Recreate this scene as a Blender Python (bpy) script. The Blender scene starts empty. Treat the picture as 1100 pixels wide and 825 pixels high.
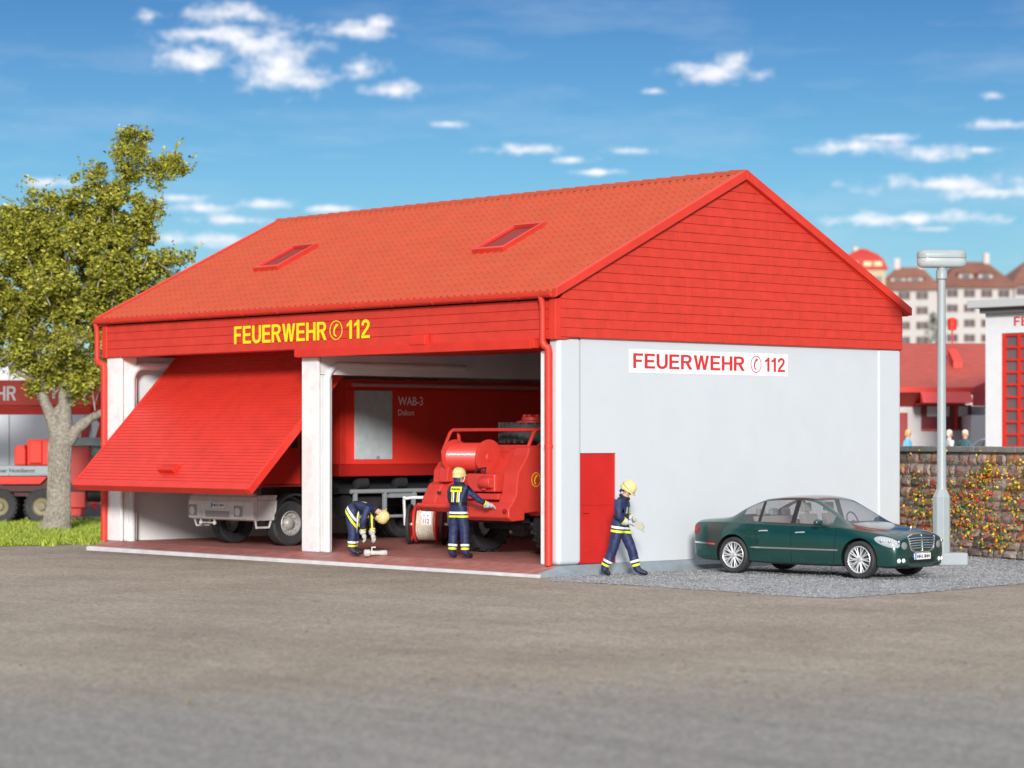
import bpy, bmesh, math, random
from mathutils import Vector, Matrix, noise
from mathutils.bvhtree import BVHTree
R = math.radians
scene = bpy.context.scene
col = scene.collection
random.seed(7)

# ------------------------------------------------------------------ camera
F_PX, YAW = 2654.96, 0.824955
CAM = Vector((34.7488, -33.335, 2.5111))
RIGHT = Vector((math.cos(YAW), math.sin(YAW), 0)); FWD = Vector((-math.sin(YAW), math.cos(YAW), 0))
cd = bpy.data.cameras.new('camera'); cam = bpy.data.objects.new('camera', cd); col.objects.link(cam)
cam.location = CAM; cam.rotation_euler = (math.pi/2, 0, YAW)
cd.sensor_width = 36; cd.lens = 36*F_PX/1100
cd.shift_y = (469.2-412.5)/1100
cd.clip_end = 5000
cd.dof.use_dof = True; cd.dof.focus_distance = 49.5; cd.dof.aperture_fstop = .85
scene.camera = cam
GZ = -0.20       # yard level (garage floor is z = 0)

# ------------------------------------------------------------------ materials
MATS = {}
def mat(name, c, rough=.5, metal=0., var=0., vscale=3., bump=0., bscale=40., spec=.5, coat=0., alpha=1., dirt=None, dscale=1.5, damt=.5, trans=0., ior=1.45, island=None, emit=None, const=False):
    if name in MATS: return MATS[name]
    m = bpy.data.materials.new(name); m.use_nodes = True
    nt = m.node_tree; N = nt.nodes; L = nt.links
    b = N['Principled BSDF']
    b.inputs['Base Color'].default_value = (*c, 1); b.inputs['Roughness'].default_value = rough
    b.inputs['Metallic'].default_value = metal; b.inputs['Specular IOR Level'].default_value = spec
    b.inputs['Coat Weight'].default_value = coat; b.inputs['Alpha'].default_value = alpha
    b.inputs['Transmission Weight'].default_value = trans; b.inputs['IOR'].default_value = ior
    if coat: b.inputs['Coat Roughness'].default_value = .08
    if emit: b.inputs['Emission Color'].default_value = (*emit[:3], 1); b.inputs['Emission Strength'].default_value = emit[3]
    tc = N.new('ShaderNodeTexCoord'); out = None
    def noise_(scale, det=4):
        n = N.new('ShaderNodeTexNoise'); n.inputs['Scale'].default_value = scale; n.inputs['Detail'].default_value = det
        L.new(tc.outputs['Object'], n.inputs['Vector']); return n.outputs['Fac']
    cur = None
    def rgb(c):
        n = N.new('ShaderNodeRGB'); n.outputs[0].default_value = (*c, 1); return n.outputs[0]
    if island:
        g = N.new('ShaderNodeNewGeometry'); cr = N.new('ShaderNodeValToRGB')
        els = cr.color_ramp.elements
        els[0].position = 0; els[0].color = (*island[0], 1); els[1].position = 1 if not const else 1-1/len(island); els[1].color = (*island[-1], 1)
        for i, cc in enumerate(island[1:-1], 1):
            e = els.new(i/(len(island)-(0 if const else 1))); e.color = (*cc, 1)
        if const: cr.color_ramp.interpolation = 'CONSTANT'
        L.new(g.outputs['Random Per Island'], cr.inputs['Fac']); cur = cr.outputs['Color']
    if var:
        f = noise_(vscale, 5)
        mr = N.new('ShaderNodeMapRange'); L.new(f, mr.inputs['Value'])
        mr.inputs['From Min'].default_value = .3; mr.inputs['From Max'].default_value = .7
        mr.inputs['To Min'].default_value = 1-var; mr.inputs['To Max'].default_value = 1+var
        mx = N.new('ShaderNodeVectorMath'); mx.operation = 'SCALE'
        L.new(cur or rgb(c), mx.inputs[0]); L.new(mr.outputs[0], mx.inputs['Scale']); cur = mx.outputs[0]
    if dirt:
        f = noise_(dscale, 8)
        mr = N.new('ShaderNodeMapRange'); L.new(f, mr.inputs['Value'])
        mr.inputs['From Min'].default_value = .5; mr.inputs['From Max'].default_value = .75; mr.inputs['To Max'].default_value = damt
        mx = N.new('ShaderNodeMix'); mx.data_type = 'RGBA'
        L.new(mr.outputs[0], mx.inputs[0]); L.new(cur or rgb(c), mx.inputs[6]); mx.inputs[7].default_value = (*dirt, 1); cur = mx.outputs[2]
    if cur: L.new(cur, b.inputs['Base Color'])
    if bump:
        bn = N.new('ShaderNodeBump'); bn.inputs['Strength'].default_value = bump; bn.inputs['Distance'].default_value = .02
        L.new(noise_(bscale, 6), bn.inputs['Height']); L.new(bn.outputs[0], b.inputs['Normal'])
    MATS[name] = m; return m

RED = mat('red_paint', (.64,.040,.022), .5, var=.07, vscale=2.5, bump=.12, bscale=30, dirt=(.45,.03,.02), dscale=3, damt=.35)
REDG = mat('red_gloss', (.64,.036,.022), .45, var=.05, spec=.3, dirt=(.4,.02,.015), dscale=2, damt=.3)
REDD = mat('red_door', (.55,.018,.014), .4, var=.06, bump=.05)
REDX = mat('red_slate', (.59,.040,.022), .6, var=.08, vscale=4, bump=.25, bscale=45, dirt=(.56,.04,.022), dscale=1.4, damt=.3)
ROOF = mat('roof_tile', (.43,.060,.022), .75, var=.06, vscale=2., bump=.3, bscale=35, dirt=(.36,.080,.035), dscale=2.6, damt=.5)
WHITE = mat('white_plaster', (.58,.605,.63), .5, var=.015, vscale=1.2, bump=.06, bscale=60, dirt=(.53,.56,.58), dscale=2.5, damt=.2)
WHITEP = mat('white_pillar', (.80,.79,.78), .45, var=.03, dirt=(.72,.5,.47), dscale=3.5, damt=.5, bump=.06)
GREYW = mat('grey_wall', (.68,.70,.71), .6, var=.05, dirt=(.4,.4,.4), dscale=1.5, damt=.3)
PLINTH = mat('plinth_concrete', (.24,.28,.31), .75, var=.12, vscale=4, bump=.3, bscale=50)
KERB = mat('kerb_white', (.62,.60,.60), .7, var=.1, bump=.2, bscale=50)
FLOOR = mat('garage_floor', (.42,.16,.135), .6, var=.2, vscale=4, bump=.35, bscale=60, dirt=(.42,.28,.25), dscale=2.5, damt=.7)
YELLOW = mat('yellow_lettering', (.85,.68,.01), .5)
REDL = mat('red_lettering', (.62,.03,.03), .5)
SIGNW = mat('sign_white', (.85,.85,.86), .4)
WLET = mat('white_lettering', (.85,.83,.83), .5)
BLACK = mat('black_rubber', (.032,.032,.034), .7, var=.2, vscale=8, bump=.3, bscale=60)
DARK = mat('dark_chassis', (.025,.026,.028), .6, var=.2)
GREY = mat('grey_metal', (.27,.30,.32), .45, var=.06, vscale=3, bump=.05)
SHUT = mat('shutter_grey', (.48,.53,.56), .5, var=.08, vscale=6, bump=.2)
SILVER = mat('silver_plastic', (.68,.67,.65), .4, var=.06, dirt=(.4,.38,.36), dscale=6, damt=.5)
CHROME = mat('chrome', (.85,.86,.88), .12, 1.)
RIMD = mat('rim_dull', (.36,.35,.34), .5, .2, dirt=(.15,.14,.13), dscale=9, damt=.6)
RIM = mat('rim_silver', (.78,.79,.80), .3, .7)
GLASS = mat('window_glass', (.16,.18,.19), .03, trans=.0, alpha=.42, spec=.7)
DGLASS = mat('dark_glass', (.05,.055,.06), .1, var=.1)
NAVY = mat('navy_cloth', (.018,.027,.085), .6, var=.35, vscale=9, bump=.5, bscale=18)
BOOT = mat('boot_leather', (.012,.012,.014), .45)
SKIN = mat('skin', (.62,.33,.22), .5)
HELM = mat('helmet_cream', (.70,.58,.24), .35, var=.05)
GLOVE = mat('glove_grey', (.50,.50,.47), .7, var=.15, vscale=20)
INW = mat('interior_white', (.74,.75,.76), .6, var=.03)
REFW = mat('reflective_white', (.82,.82,.78), .4)
REFY = mat('reflective_yellow', (.75,.75,.03), .45)
HOSE = mat('hose_cream', (.66,.60,.50), .8, var=.12, vscale=12, bump=.4)
BLUE = mat('plate_blue', (.03,.25,.75), .4)
LAMPG = mat('lamp_grey', (.33,.37,.38), .4, var=.04, bump=.04)
SEAT = mat('seat_beige', (.42,.38,.36), .7)

# ------------------------------------------------------------------ mesh building
class MB:
    def __init__(s): s.v = []; s.f = []; s.mi = []; s.M = Matrix.Identity(4); s.mat = 0
    def add(s, vs, fs):
        n = len(s.v); s.v += [tuple(s.M @ Vector(v)) for v in vs]
        s.f += [tuple(i+n for i in f) for f in fs]; s.mi += [s.mat]*len(fs); return s
    def box(s, x0, x1, y0, y1, z0, z1):
        return s.add([(x0,y0,z0),(x1,y0,z0),(x1,y1,z0),(x0,y1,z0),(x0,y0,z1),(x1,y0,z1),(x1,y1,z1),(x0,y1,z1)],
                     [(0,3,2,1),(4,5,6,7),(0,1,5,4),(1,2,6,5),(2,3,7,6),(3,0,4,7)])
    def prism(s, poly, a0, a1, axis='x'):
        # poly: list of 2D pts; extruded from a0 to a1 on axis. axis x: (y,z); y: (x,z); z: (x,y)
        def P(p, a): return {'x': (a,p[0],p[1]), 'y': (p[0],a,p[1]), 'z': (p[0],p[1],a)}[axis]
        n = len(poly); vs = [P(p,a0) for p in poly]+[P(p,a1) for p in poly]
        return s.add(vs, [tuple(range(n))[::-1], tuple(range(n,2*n))]+[(i,(i+1)%n,(i+1)%n+n,i+n) for i in range(n)])
    def tube(s, pts, r, n=8, caps=True, closed=False):
        pts = [Vector(p) for p in pts]; k = len(pts); rs = r if isinstance(r,(list,tuple)) else [r]*k
        vs = []; fs = []; up = None
        for i, p in enumerate(pts):
            if closed: t = pts[(i+1)%k]-pts[i-1]
            else: t = pts[min(i+1,k-1)]-pts[max(i-1,0)]
            t = t.normalized()
            if up is None: up = Vector((0,0,1)) if abs(t.z) < .9 else Vector((1,0,0))
            a = t.cross(up).normalized(); b = a.cross(t).normalized(); up = b
            for j in range(n):
                an = 2*math.pi*j/n; vs.append(p+(a*math.cos(an)+b*math.sin(an))*rs[i])
        m = k if closed else k-1
        for i in range(m):
            for j in range(n):
                q = (i+1)%k; fs.append((i*n+j, i*n+(j+1)%n, q*n+(j+1)%n, q*n+j))
        if caps and not closed: fs += [tuple(range(n))[::-1], tuple(range((k-1)*n, k*n))]
        return s.add(vs, fs)
    def lathe(s, prof, n=24, axis='z', c=(0,0,0), cap=True):
        # prof: list of (radius, height)
        vs = []; fs = []; k = len(prof)
        for (r_, h) in prof:
            for j in range(n):
                a = 2*math.pi*j/n; x, y = r_*math.cos(a), r_*math.sin(a)
                v = {'z': (x,y,h), 'y': (x,h,y), 'x': (h,x,y)}[axis]
                vs.append((v[0]+c[0], v[1]+c[1], v[2]+c[2]))
        for i in range(k-1):
            for j in range(n): fs.append((i*n+j, i*n+(j+1)%n, (i+1)*n+(j+1)%n, (i+1)*n+j))
        if cap: fs += [tuple(range(n))[::-1], tuple(range((k-1)*n, k*n))]
        return s.add(vs, fs)
    def ball(s, c, r, n=14, m=8):
        r = r if isinstance(r,(tuple,list)) else (r,r,r); vs = []; fs = []
        for i in range(m+1):
            ph = math.pi*i/m
            for j in range(n):
                a = 2*math.pi*j/n
                vs.append((c[0]+r[0]*math.sin(ph)*math.cos(a), c[1]+r[1]*math.sin(ph)*math.sin(a), c[2]-r[2]*math.cos(ph)))
        for i in range(m):
            for j in range(n): fs.append((i*n+j, i*n+(j+1)%n, (i+1)*n+(j+1)%n, (i+1)*n+j))
        return s.add(vs, fs)
    def build(s, name, m, parent=None, bevel=0, smooth=False, loc=None, seg=2):
        me = bpy.data.meshes.new(name); me.from_pydata(s.v, [], s.f)
        for mm in (m if isinstance(m,(list,tuple)) else [m]): me.materials.append(mm)
        if isinstance(m,(list,tuple)): me.polygons.foreach_set('material_index', s.mi)
        bm = bmesh.new(); bm.from_mesh(me)
        bmesh.ops.remove_doubles(bm, verts=bm.verts, dist=1e-5) if len(s.v) < 4000 else None
        bmesh.ops.recalc_face_normals(bm, faces=bm.faces); bm.to_mesh(me); bm.free()
        o = bpy.data.objects.new(name, me); col.objects.link(o)
        if parent: o.parent = parent
        if loc: o.location = loc
        if smooth:
            me.polygons.foreach_set('use_smooth', [True]*len(me.polygons))
            me.set_sharp_from_angle(angle=R(40))
        if bevel:
            b = o.modifiers.new('bevel','BEVEL'); b.width = bevel; b.segments = seg; b.limit_method = 'ANGLE'; b.angle_limit = R(35)
        return o
def tag(o, label=None, cat=None, group=None, kind=None):
    if label: o['label'] = label
    if cat: o['category'] = cat
    if group: o['group'] = group
    if kind: o['kind'] = kind
    return o
def empty(name, loc=(0,0,0), rz=0., label=None, cat=None, group=None):
    o = bpy.data.objects.new(name, None); col.objects.link(o); o.location = loc; o.rotation_euler = (0,0,rz)
    o.empty_display_size = .3
    return tag(o, label, cat, group)
def kids(o): return [c for c in bpy.data.objects if c.parent == o]
def copy_tree(o, parent=None):
    c = o.copy(); col.objects.link(c)
    if parent: c.parent = parent
    for ch in kids(o):
        copy_tree(ch, c)
    return c
def baked(o):
    dg = bpy.context.evaluated_depsgraph_get(); dg.update()
    return bpy.data.meshes.new_from_object(o.evaluated_get(dg))
def text(name, body, m, parent, org, ux, uy, width, height, bold=.02, depth=.004):
    cu = bpy.data.curves.new(name,'FONT'); cu.body = body; cu.offset = bold; cu.extrude = .01; cu.resolution_u = 4
    t = bpy.data.objects.new('tmp', cu); col.objects.link(t)
    me = baked(t); bpy.data.objects.remove(t); me.name = name
    xs = [v.co.x for v in me.vertices]; ys = [v.co.y for v in me.vertices]
    x0, x1, y0, y1 = min(xs), max(xs), min(ys), max(ys)
    ux = Vector(ux).normalized(); uy = Vector(uy).normalized(); nz = ux.cross(uy); org = Vector(org)
    for v in me.vertices:
        c = v.co; v.co = org + ux*((c.x-x0)/(x1-x0)*width) + uy*((c.y-y0)/(y1-y0)*height) + nz*(depth if c.z > 0 else 0)
    me.materials.clear(); me.materials.append(m)
    o = bpy.data.objects.new(name, me); col.objects.link(o); o.parent = parent; return o
def _st(path, t):
    # quads along a centreline
    out = []; n = len(path); L_ = []; R_ = []
    for i,(x,y) in enumerate(path):
        a = path[max(i-1,0)]; b_ = path[min(i+1,n-1)]; dx, dy = b_[0]-a[0], b_[1]-a[1]; l_ = math.hypot(dx,dy)
        L_.append((x-dy/l_*t/2, y+dx/l_*t/2)); R_.append((x+dy/l_*t/2, y-dx/l_*t/2))
    return L_+R_[::-1]
def _arc(cx, cy, rx, ry, a0, a1, n=8): return [(cx+rx*math.cos(R(a0+(a1-a0)*i/n)), cy+ry*math.sin(R(a0+(a1-a0)*i/n))) for i in range(n+1)]
t_ = .19
GLY = {
 'F': (.66,[[(0,0),(t_,0),(t_,.42),(.58,.42),(.58,.58),(t_,.58),(t_,.84),(.66,.84),(.66,1),(0,1)]]),
 'E': (.70,[[(0,0),(.70,0),(.70,.16),(t_,.16),(t_,.42),(.64,.42),(.64,.58),(t_,.58),(t_,.84),(.69,.84),(.69,1),(0,1)]]),
 'H': (.76,[[(0,0),(t_,0),(t_,.42),(.57,.42),(.57,0),(.76,0),(.76,1),(.57,1),(.57,.58),(t_,.58),(t_,1),(0,1)]]),
 'W': (1.08,[[(0,1),(.22,0),(.41,0),(.54,.68),(.67,0),(.86,0),(1.08,1),(.89,1),(.765,.32),(.635,1),(.445,1),(.315,.32),(.19,1)]]),
 'U': (.76,[[(0,1)]+_arc(.38,.34,.38,.355,180,360,12)+[(.76,1),(.57,1)]+_arc(.38,.35,.19,.19,360,180,10)+[(.19,1)]]),
 'R': (.78,[[(0,0),(t_,0),(t_,.44),(.32,.44),(.56,0),(.78,0),(.54,.46)]+_arc(.45,.71,.29,.29,-70,90,10)+[(0,1),(0,.84),(.44,.84)]+_arc(.44,.71,.12,.13,90,-90,8)+[(t_,.58),(t_,.839),(.0,.839)]]),
 '1': (.46,[[(.24,0),(.43,0),(.43,1),(.28,1),(.20,.88),(.04,.80),(.04,.64),(.24,.73)]]),
 '2': (.68,[_st([(.10,.68),(.13,.79),(.22,.89),(.35,.92),(.48,.88),(.56,.77),(.54,.64),(.44,.51),(.30,.37),(.18,.25),(.12,.165)],.17), [(.02,0),(.66,0),(.66,.16),(.02,.16)]]),
}
def blocktext(name, body, m, parent, org, ux, uy, width, height, depth=.005):
    ux = Vector(ux).normalized(); uy = Vector(uy).normalized(); nz = ux.cross(uy); org = Vector(org)
    tot = sum(GLY[c][0] for c in body)+.11*(len(body)-1); b = MB(); x = 0
    for c in body:
        w, ps = GLY[c]
        for p in ps:
            if c == 'R':   # stem + bowl ring + leg, butted end to end
                pieces = [[(0,0),(t_,0),(t_,1),(0,1)], [(t_,.84),(.44,.84)]+_arc(.44,.71,.12,.13,90,-90,8)+[(t_,.58),(t_,.43)]+_arc(.46,.715,.29,.285,-90,90,10)+[(t_,1)], [(.33,.4295),(.55,.4295),(.79,0),(.57,0)]]
            else: pieces = [p]
            for q in pieces:
                n = len(q); P0 = [org+ux*((x+a)/tot*width)+uy*(d*height) for a,d in q]
                b.add([tuple(v) for v in P0]+[tuple(v+nz*depth) for v in P0], [tuple(range(n,2*n))]+[(i,(i+1)%n,(i+1)%n+n,i+n) for i in range(n)])
        x += w+.11
    return b.build(name, m, parent)
def phone_mark(m, parent, org, ux, uy, w, h, rot=0.):
    ux = Vector(ux).normalized(); uy = Vector(uy).normalized(); n = ux.cross(uy); org = Vector(org)
    b = MB(); k = 40; vs = []; fs = []
    def P(x, y, d=.004): return org+ux*(x*w/2)+uy*(y*h/2)+n*d
    for i in range(k):
        a = 2*math.pi*i/k
        vs += [P(math.cos(a), math.sin(a)), P(.88*math.cos(a), .9*math.sin(a))]
    fs = [(2*i, 2*((i+1)%k), 2*((i+1)%k)+1, 2*i+1) for i in range(k)]
    b.add(vs, fs)
    # handset: curved strip with two fat ends
    c = []
    for i in range(15):
        t = -1+2*i/14; x = -.34+.30*t*t+.16*t; y = .62*t
        wd = .10 if abs(t) < .6 else .24
        c.append((x, y, wd))
    vs = []
    for i,(x,y,wd) in enumerate(c): vs += [P(x-.06, y+.05), P(x+wd+.06, y-.05)]
    b.add(vs, [(2*i,2*i+2,2*i+3,2*i+1) for i in range(14)])
    return b.build('phone_symbol', m, parent)
# ------------------------------------------------------------------ ground materials
def ground_mat(name, cols, scale, speck, bump, spscale, mott=.12):
    m = bpy.data.materials.new(name); m.use_nodes = True; nt = m.node_tree; N = nt.nodes; L = nt.links
    b = N['Principled BSDF']; b.inputs['Roughness'].default_value = .85; b.inputs['Specular IOR Level'].default_value = .25
    tc = N.new('ShaderNodeTexCoord')
    def nz(sc, det, rough=.6):
        n = N.new('ShaderNodeTexNoise'); n.inputs['Scale'].default_value = sc; n.inputs['Detail'].default_value = det; n.inputs['Roughness'].default_value = rough
        L.new(tc.outputs['Object'], n.inputs['Vector']); return n.outputs['Fac']
    cr = N.new('ShaderNodeValToRGB'); L.new(nz(scale, 6), cr.inputs['Fac'])
    e = cr.color_ramp.elements; e[0].position = .3; e[1].position = .72; e[0].color = (*cols[0],1); e[1].color = (*cols[-1],1)
    if len(cols) == 3: q = e.new(.5); q.color = (*cols[1],1)
    v = N.new('ShaderNodeTexVoronoi'); v.inputs['Scale'].default_value = spscale; L.new(tc.outputs['Object'], v.inputs['Vector'])
    sep = N.new('ShaderNodeSeparateColor'); L.new(v.outputs['Color'], sep.inputs[0])
    mr = N.new('ShaderNodeMapRange'); L.new(sep.outputs[0], mr.inputs['Value']); mr.inputs['To Min'].default_value = 1-speck; mr.inputs['To Max'].default_value = 1+speck
    n2 = N.new('ShaderNodeMapRange'); L.new(nz(spscale*.25, 5), n2.inputs['Value']); n2.inputs['From Min'].default_value=.3; n2.inputs['From Max'].default_value=.7
    n2.inputs['To Min'].default_value = 1-mott; n2.inputs['To Max'].default_value = 1+mott
    mu = N.new('ShaderNodeMath'); mu.operation = 'MULTIPLY'; L.new(mr.outputs[0], mu.inputs[0]); L.new(n2.outputs[0], mu.inputs[1])
    mx = N.new('ShaderNodeVectorMath'); mx.operation = 'SCALE'; L.new(cr.outputs[0], mx.inputs[0]); L.new(mu.outputs[0], mx.inputs['Scale'])
    L.new(mx.outputs[0], b.inputs['Base Color'])
    bn = N.new('ShaderNodeBump'); bn.inputs['Strength'].default_value = bump; bn.inputs['Distance'].default_value = .02
    ad = N.new('ShaderNodeMath'); ad.operation = 'SUBTRACT'; L.new(nz(spscale*.5,4), ad.inputs[0]); L.new(v.outputs['Distance'], ad.inputs[1])
    L.new(ad.outputs[0], bn.inputs['Height']); L.new(bn.outputs[0], b.inputs['Normal'])
    return m, mx, cr
GM, GMX, _ = ground_mat('yard_asphalt', [(.25,.208,.163),(.30,.255,.20),(.35,.302,.24)], .35, .30, .22, 26)
def blend_road(m, mx):
    nt = m.node_tree; N = nt.nodes; L = nt.links
    def gp0(u, v, z=GZ):
        dv = FWD + RIGHT*((u-550)/F_PX) + Vector((0,0,(469.2-v)/F_PX)); t = (z-CAM.z)/dv.z; return CAM+dv*t
    P0 = gp0(550,745)
    tc = N.new('ShaderNodeTexCoord'); dt = N.new('ShaderNodeVectorMath'); dt.operation = 'DOT_PRODUCT'; L.new(tc.outputs['Object'], dt.inputs[0]); dt.inputs[1].default_value = tuple(-FWD)
    n = N.new('ShaderNodeTexNoise'); n.inputs['Scale'].default_value = .35; n.inputs['Detail'].default_value = 8; n.inputs['Roughness'].default_value = .65; L.new(tc.outputs['Object'], n.inputs['Vector'])
    ad = N.new('ShaderNodeMath'); ad.operation = 'MULTIPLY_ADD'; L.new(n.outputs['Fac'], ad.inputs[0]); ad.inputs[1].default_value = 5.; L.new(dt.outputs['Value'], ad.inputs[2])
    mr = N.new('ShaderNodeMapRange'); mr.interpolation_type = 'SMOOTHSTEP'; L.new(ad.outputs[0], mr.inputs['Value']); d0 = -P0.dot(FWD)+2.5
    mr.inputs['From Min'].default_value = d0-3; mr.inputs['From Max'].default_value = d0+3
    # road colour with faint wheel tracks along the road
    mp = N.new('ShaderNodeMapping'); mp.inputs['Rotation'].default_value = (0,0,-YAW); mp.inputs['Scale'].default_value = (.12,1.6,1); L.new(tc.outputs['Object'], mp.inputs[0])
    n2 = N.new('ShaderNodeTexNoise'); n2.inputs['Scale'].default_value = 1.; n2.inputs['Detail'].default_value = 6; L.new(mp.outputs[0], n2.inputs['Vector'])
    cr = N.new('ShaderNodeValToRGB'); e = cr.color_ramp.elements; e[0].position = .3; e[1].position = .7; e[0].color = (.225,.213,.192,1); e[1].color = (.28,.265,.24,1); L.new(n2.outputs['Fac'], cr.inputs['Fac'])
    # tyre marks and oil stains on the yard
    mk = N.new('ShaderNodeTexNoise'); mk.inputs['Scale'].default_value = .9; mk.inputs['Detail'].default_value = 7; mk.inputs['Roughness'].default_value = .7; L.new(tc.outputs['Object'], mk.inputs['Vector'])
    ms_ = N.new('ShaderNodeMapRange'); L.new(mk.outputs['Fac'], ms_.inputs['Value']); ms_.inputs['From Min'].default_value = .56; ms_.inputs['From Max'].default_value = .75; ms_.inputs['To Min'].default_value = 1.; ms_.inputs['To Max'].default_value = .88
    mp3 = N.new('ShaderNodeMapping'); mp3.inputs['Rotation'].default_value = (0,0,R(-14)); mp3.inputs['Scale'].default_value = (.10,2.4,1); L.new(tc.outputs['Object'], mp3.inputs[0])
    n3 = N.new('ShaderNodeTexNoise'); n3.inputs['Scale'].default_value = 1.; n3.inputs['Detail'].default_value = 5; L.new(mp3.outputs[0], n3.inputs['Vector'])
    m3 = N.new('ShaderNodeMapRange'); L.new(n3.outputs['Fac'], m3.inputs['Value']); m3.inputs['From Min'].default_value = .35; m3.inputs['From Max'].default_value = .65; m3.inputs['To Min'].default_value = .95; m3.inputs['To Max'].default_value = 1.04
    col_link = mx.inputs[0].links[0].from_socket; sc_link = mx.inputs['Scale'].links[0].from_socket
    mix = N.new('ShaderNodeMix'); mix.data_type = 'RGBA'; L.new(mr.outputs[0], mix.inputs[0]); L.new(col_link, mix.inputs[6]); L.new(cr.outputs[0], mix.inputs[7]); L.new(mix.outputs[2], mx.inputs[0])
    a = N.new('ShaderNodeMath'); a.operation = 'MULTIPLY'; L.new(sc_link, a.inputs[0]); L.new(ms_.outputs[0], a.inputs[1])
    a2 = N.new('ShaderNodeMath'); a2.operation = 'MULTIPLY'; L.new(a.outputs[0], a2.inputs[0]); L.new(m3.outputs[0], a2.inputs[1]); L.new(a2.outputs[0], mx.inputs['Scale'])
RM = GM
blend_road(GM, GMX)
GRV, _, _ = ground_mat('gravel_grey', [(.22,.227,.235),(.285,.292,.30),(.345,.352,.36)], .8, .45, .8, 14, .2)
TER, _, _ = ground_mat('terrace_asphalt', [(.16,.15,.14),(.22,.2,.19)], .4, .2, .3, 20)
GRD, _, _ = ground_mat('grass_soil', [(.10,.12,.03),(.16,.19,.04)], 1.5, .4, .5, 15)

def poly_sheet(name, pts, z, m, thick=0, kind='structure', sub=0):
    b = MB()
    if thick: b.prism([(p[0],p[1]) for p in pts], z-thick, z, 'z')
    else: b.add([(p[0],p[1],z) for p in pts], [tuple(range(len(pts)))])
    o = b.build(name, m); o['kind'] = kind; return o
# ground sheet to the horizon
poly_sheet('ground', [(-2500,-2500),(2500,-2500),(2500,2500),(-2500,2500)], GZ, GM)
# cross road in front of the camera side: boundary roughly perpendicular to the view
def gp(u, v, z=GZ):
    dv = FWD + RIGHT*((u-550)/F_PX) + Vector((0,0,(469.2-v)/F_PX)); t = (z-CAM.z)/dv.z; return CAM+dv*t
random.seed(3)
edge = []
pa, pb = gp(-500, 758), gp(1700, 772)
for i in range(61):
    t = i/60; p = pa.lerp(pb, t); w = .55*math.sin(t*9)+.3*math.sin(t*31+1)+.12*random.uniform(-1,1)
    p = p + FWD*w; edge.append((p.x, p.y))
far = [(pb+RIGHT*120).to_2d(), (pb+RIGHT*120-FWD*30).to_2d(), (pa-RIGHT*120-FWD*30).to_2d(), (pa-RIGHT*120).to_2d()]
poly_sheet('road', edge+[tuple(q) for q in far], GZ+.004, RM)
# gravel forecourt at the gable side
GP = [(.02,-.15)]+[tuple(gp(u,v).to_2d()) for u,v in ((592,624.5),(680,629),(760,634.5),(840,640),(900,643),(1000,636),(1100,627.5),(1300,609))]+[(22.,13),(2.,14),(-.3,14),(.02,10.6)]
gp_out = []
random.seed(5)
for i,p in enumerate(GP):
    q = GP[(i+1)%len(GP)]; L_ = math.dist(p,q); n = max(1,int(L_/.35)) if 1 <= i <= 7 else 1
    for k in range(n):
        t = k/n; w = 0 if k == 0 else random.uniform(-.05,.05)
        gp_out.append((p[0]+(q[0]-p[0])*t+w, p[1]+(q[1]-p[1])*t+w))
poly_sheet('gravel_forecourt', gp_out, GZ+.008, GRV)
# loose gravel stones as one uncountable spread
b = MB(); random.seed(11)
def inside(x,y):
    c = False; n = len(GP); j = n-1
    for i in range(n):
        if (GP[i][1] > y) != (GP[j][1] > y) and x < (GP[j][0]-GP[i][0])*(y-GP[i][1])/(GP[j][1]-GP[i][1])+GP[i][0]: c = not c
        j = i
    return c
cnt = 0
while cnt < 16000:
    x, y = random.uniform(0,13), random.uniform(-2.3,12.5)
    if not inside(x,y) and not inside(x+random.uniform(-.12,.12), y+random.uniform(.0,.18)): continue
    s = random.uniform(.008,.022); a = random.uniform(0,6.28)
    ca, sa = math.cos(a)*s, math.sin(a)*s; h = s*random.uniform(.5,1.1); z = GZ+.008
    b.add([(x+ca,y+sa,z),(x-sa,y+ca,z),(x-ca,y-sa,z),(x+sa,y-ca,z),(x+s*random.uniform(-.3,.3),y+s*random.uniform(-.3,.3),z+h)],
          [(0,1,4),(1,2,4),(2,3,4),(3,0,4)]); cnt += 1
tag(b.build('gravel_stones', mat('gravel_stone', (.4,.41,.42), .85, island=[(.10,.105,.11),(.20,.205,.21),(.28,.285,.29),(.36,.36,.35)])), 'loose grey stones spread over the gravel forecourt', 'gravel', kind='stuff')
# sparse fallen leaves and crumbs on the yard
b = MB()
for k in range(420):
    u, v = random.uniform(0,1100), random.uniform(605,760); p = gp(u,v,GZ+.01)
    if -16 < p.x < .3 and p.y > -1.2: continue
    s = random.uniform(.012,.04); a = random.uniform(0,6.28); ca, sa = math.cos(a)*s, math.sin(a)*s
    b.add([(p.x+ca,p.y+sa,p.z),(p.x-sa*.6,p.y+ca*.6,p.z+.01),(p.x-ca,p.y-sa,p.z+.004),(p.x+sa*.6,p.y-ca*.6,p.z+.012)], [(0,1,2,3)])
tag(b.build('ground_litter', mat('litter', (.4,.35,.2), .8, island=[(.12,.10,.08),(.4,.36,.3),(.5,.42,.08),(.3,.26,.2)])), 'tiny leaf crumbs and grit scattered on the brown yard', 'litter', kind='stuff')
# raised terrace behind the stone wall
poly_sheet('terrace_ground', [(-17,19.2),(-6,14.95),(12,7.95),(60,-10),(700,300),(100,900),(-500,900),(-800,500),(-200,90)], .95, TER, thick=1.4)

# ------------------------------------------------------------------ FIRE STATION
fs = empty('fire_station', (0,0,0), 0, 'white fire station with red tiled roof, red slate gable and two open garage bays', 'fire station')
Lx, D = 15.77, 10.62; H1 = 4.45; EV = 5.31; RZ = 8.0; OF = .17
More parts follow.
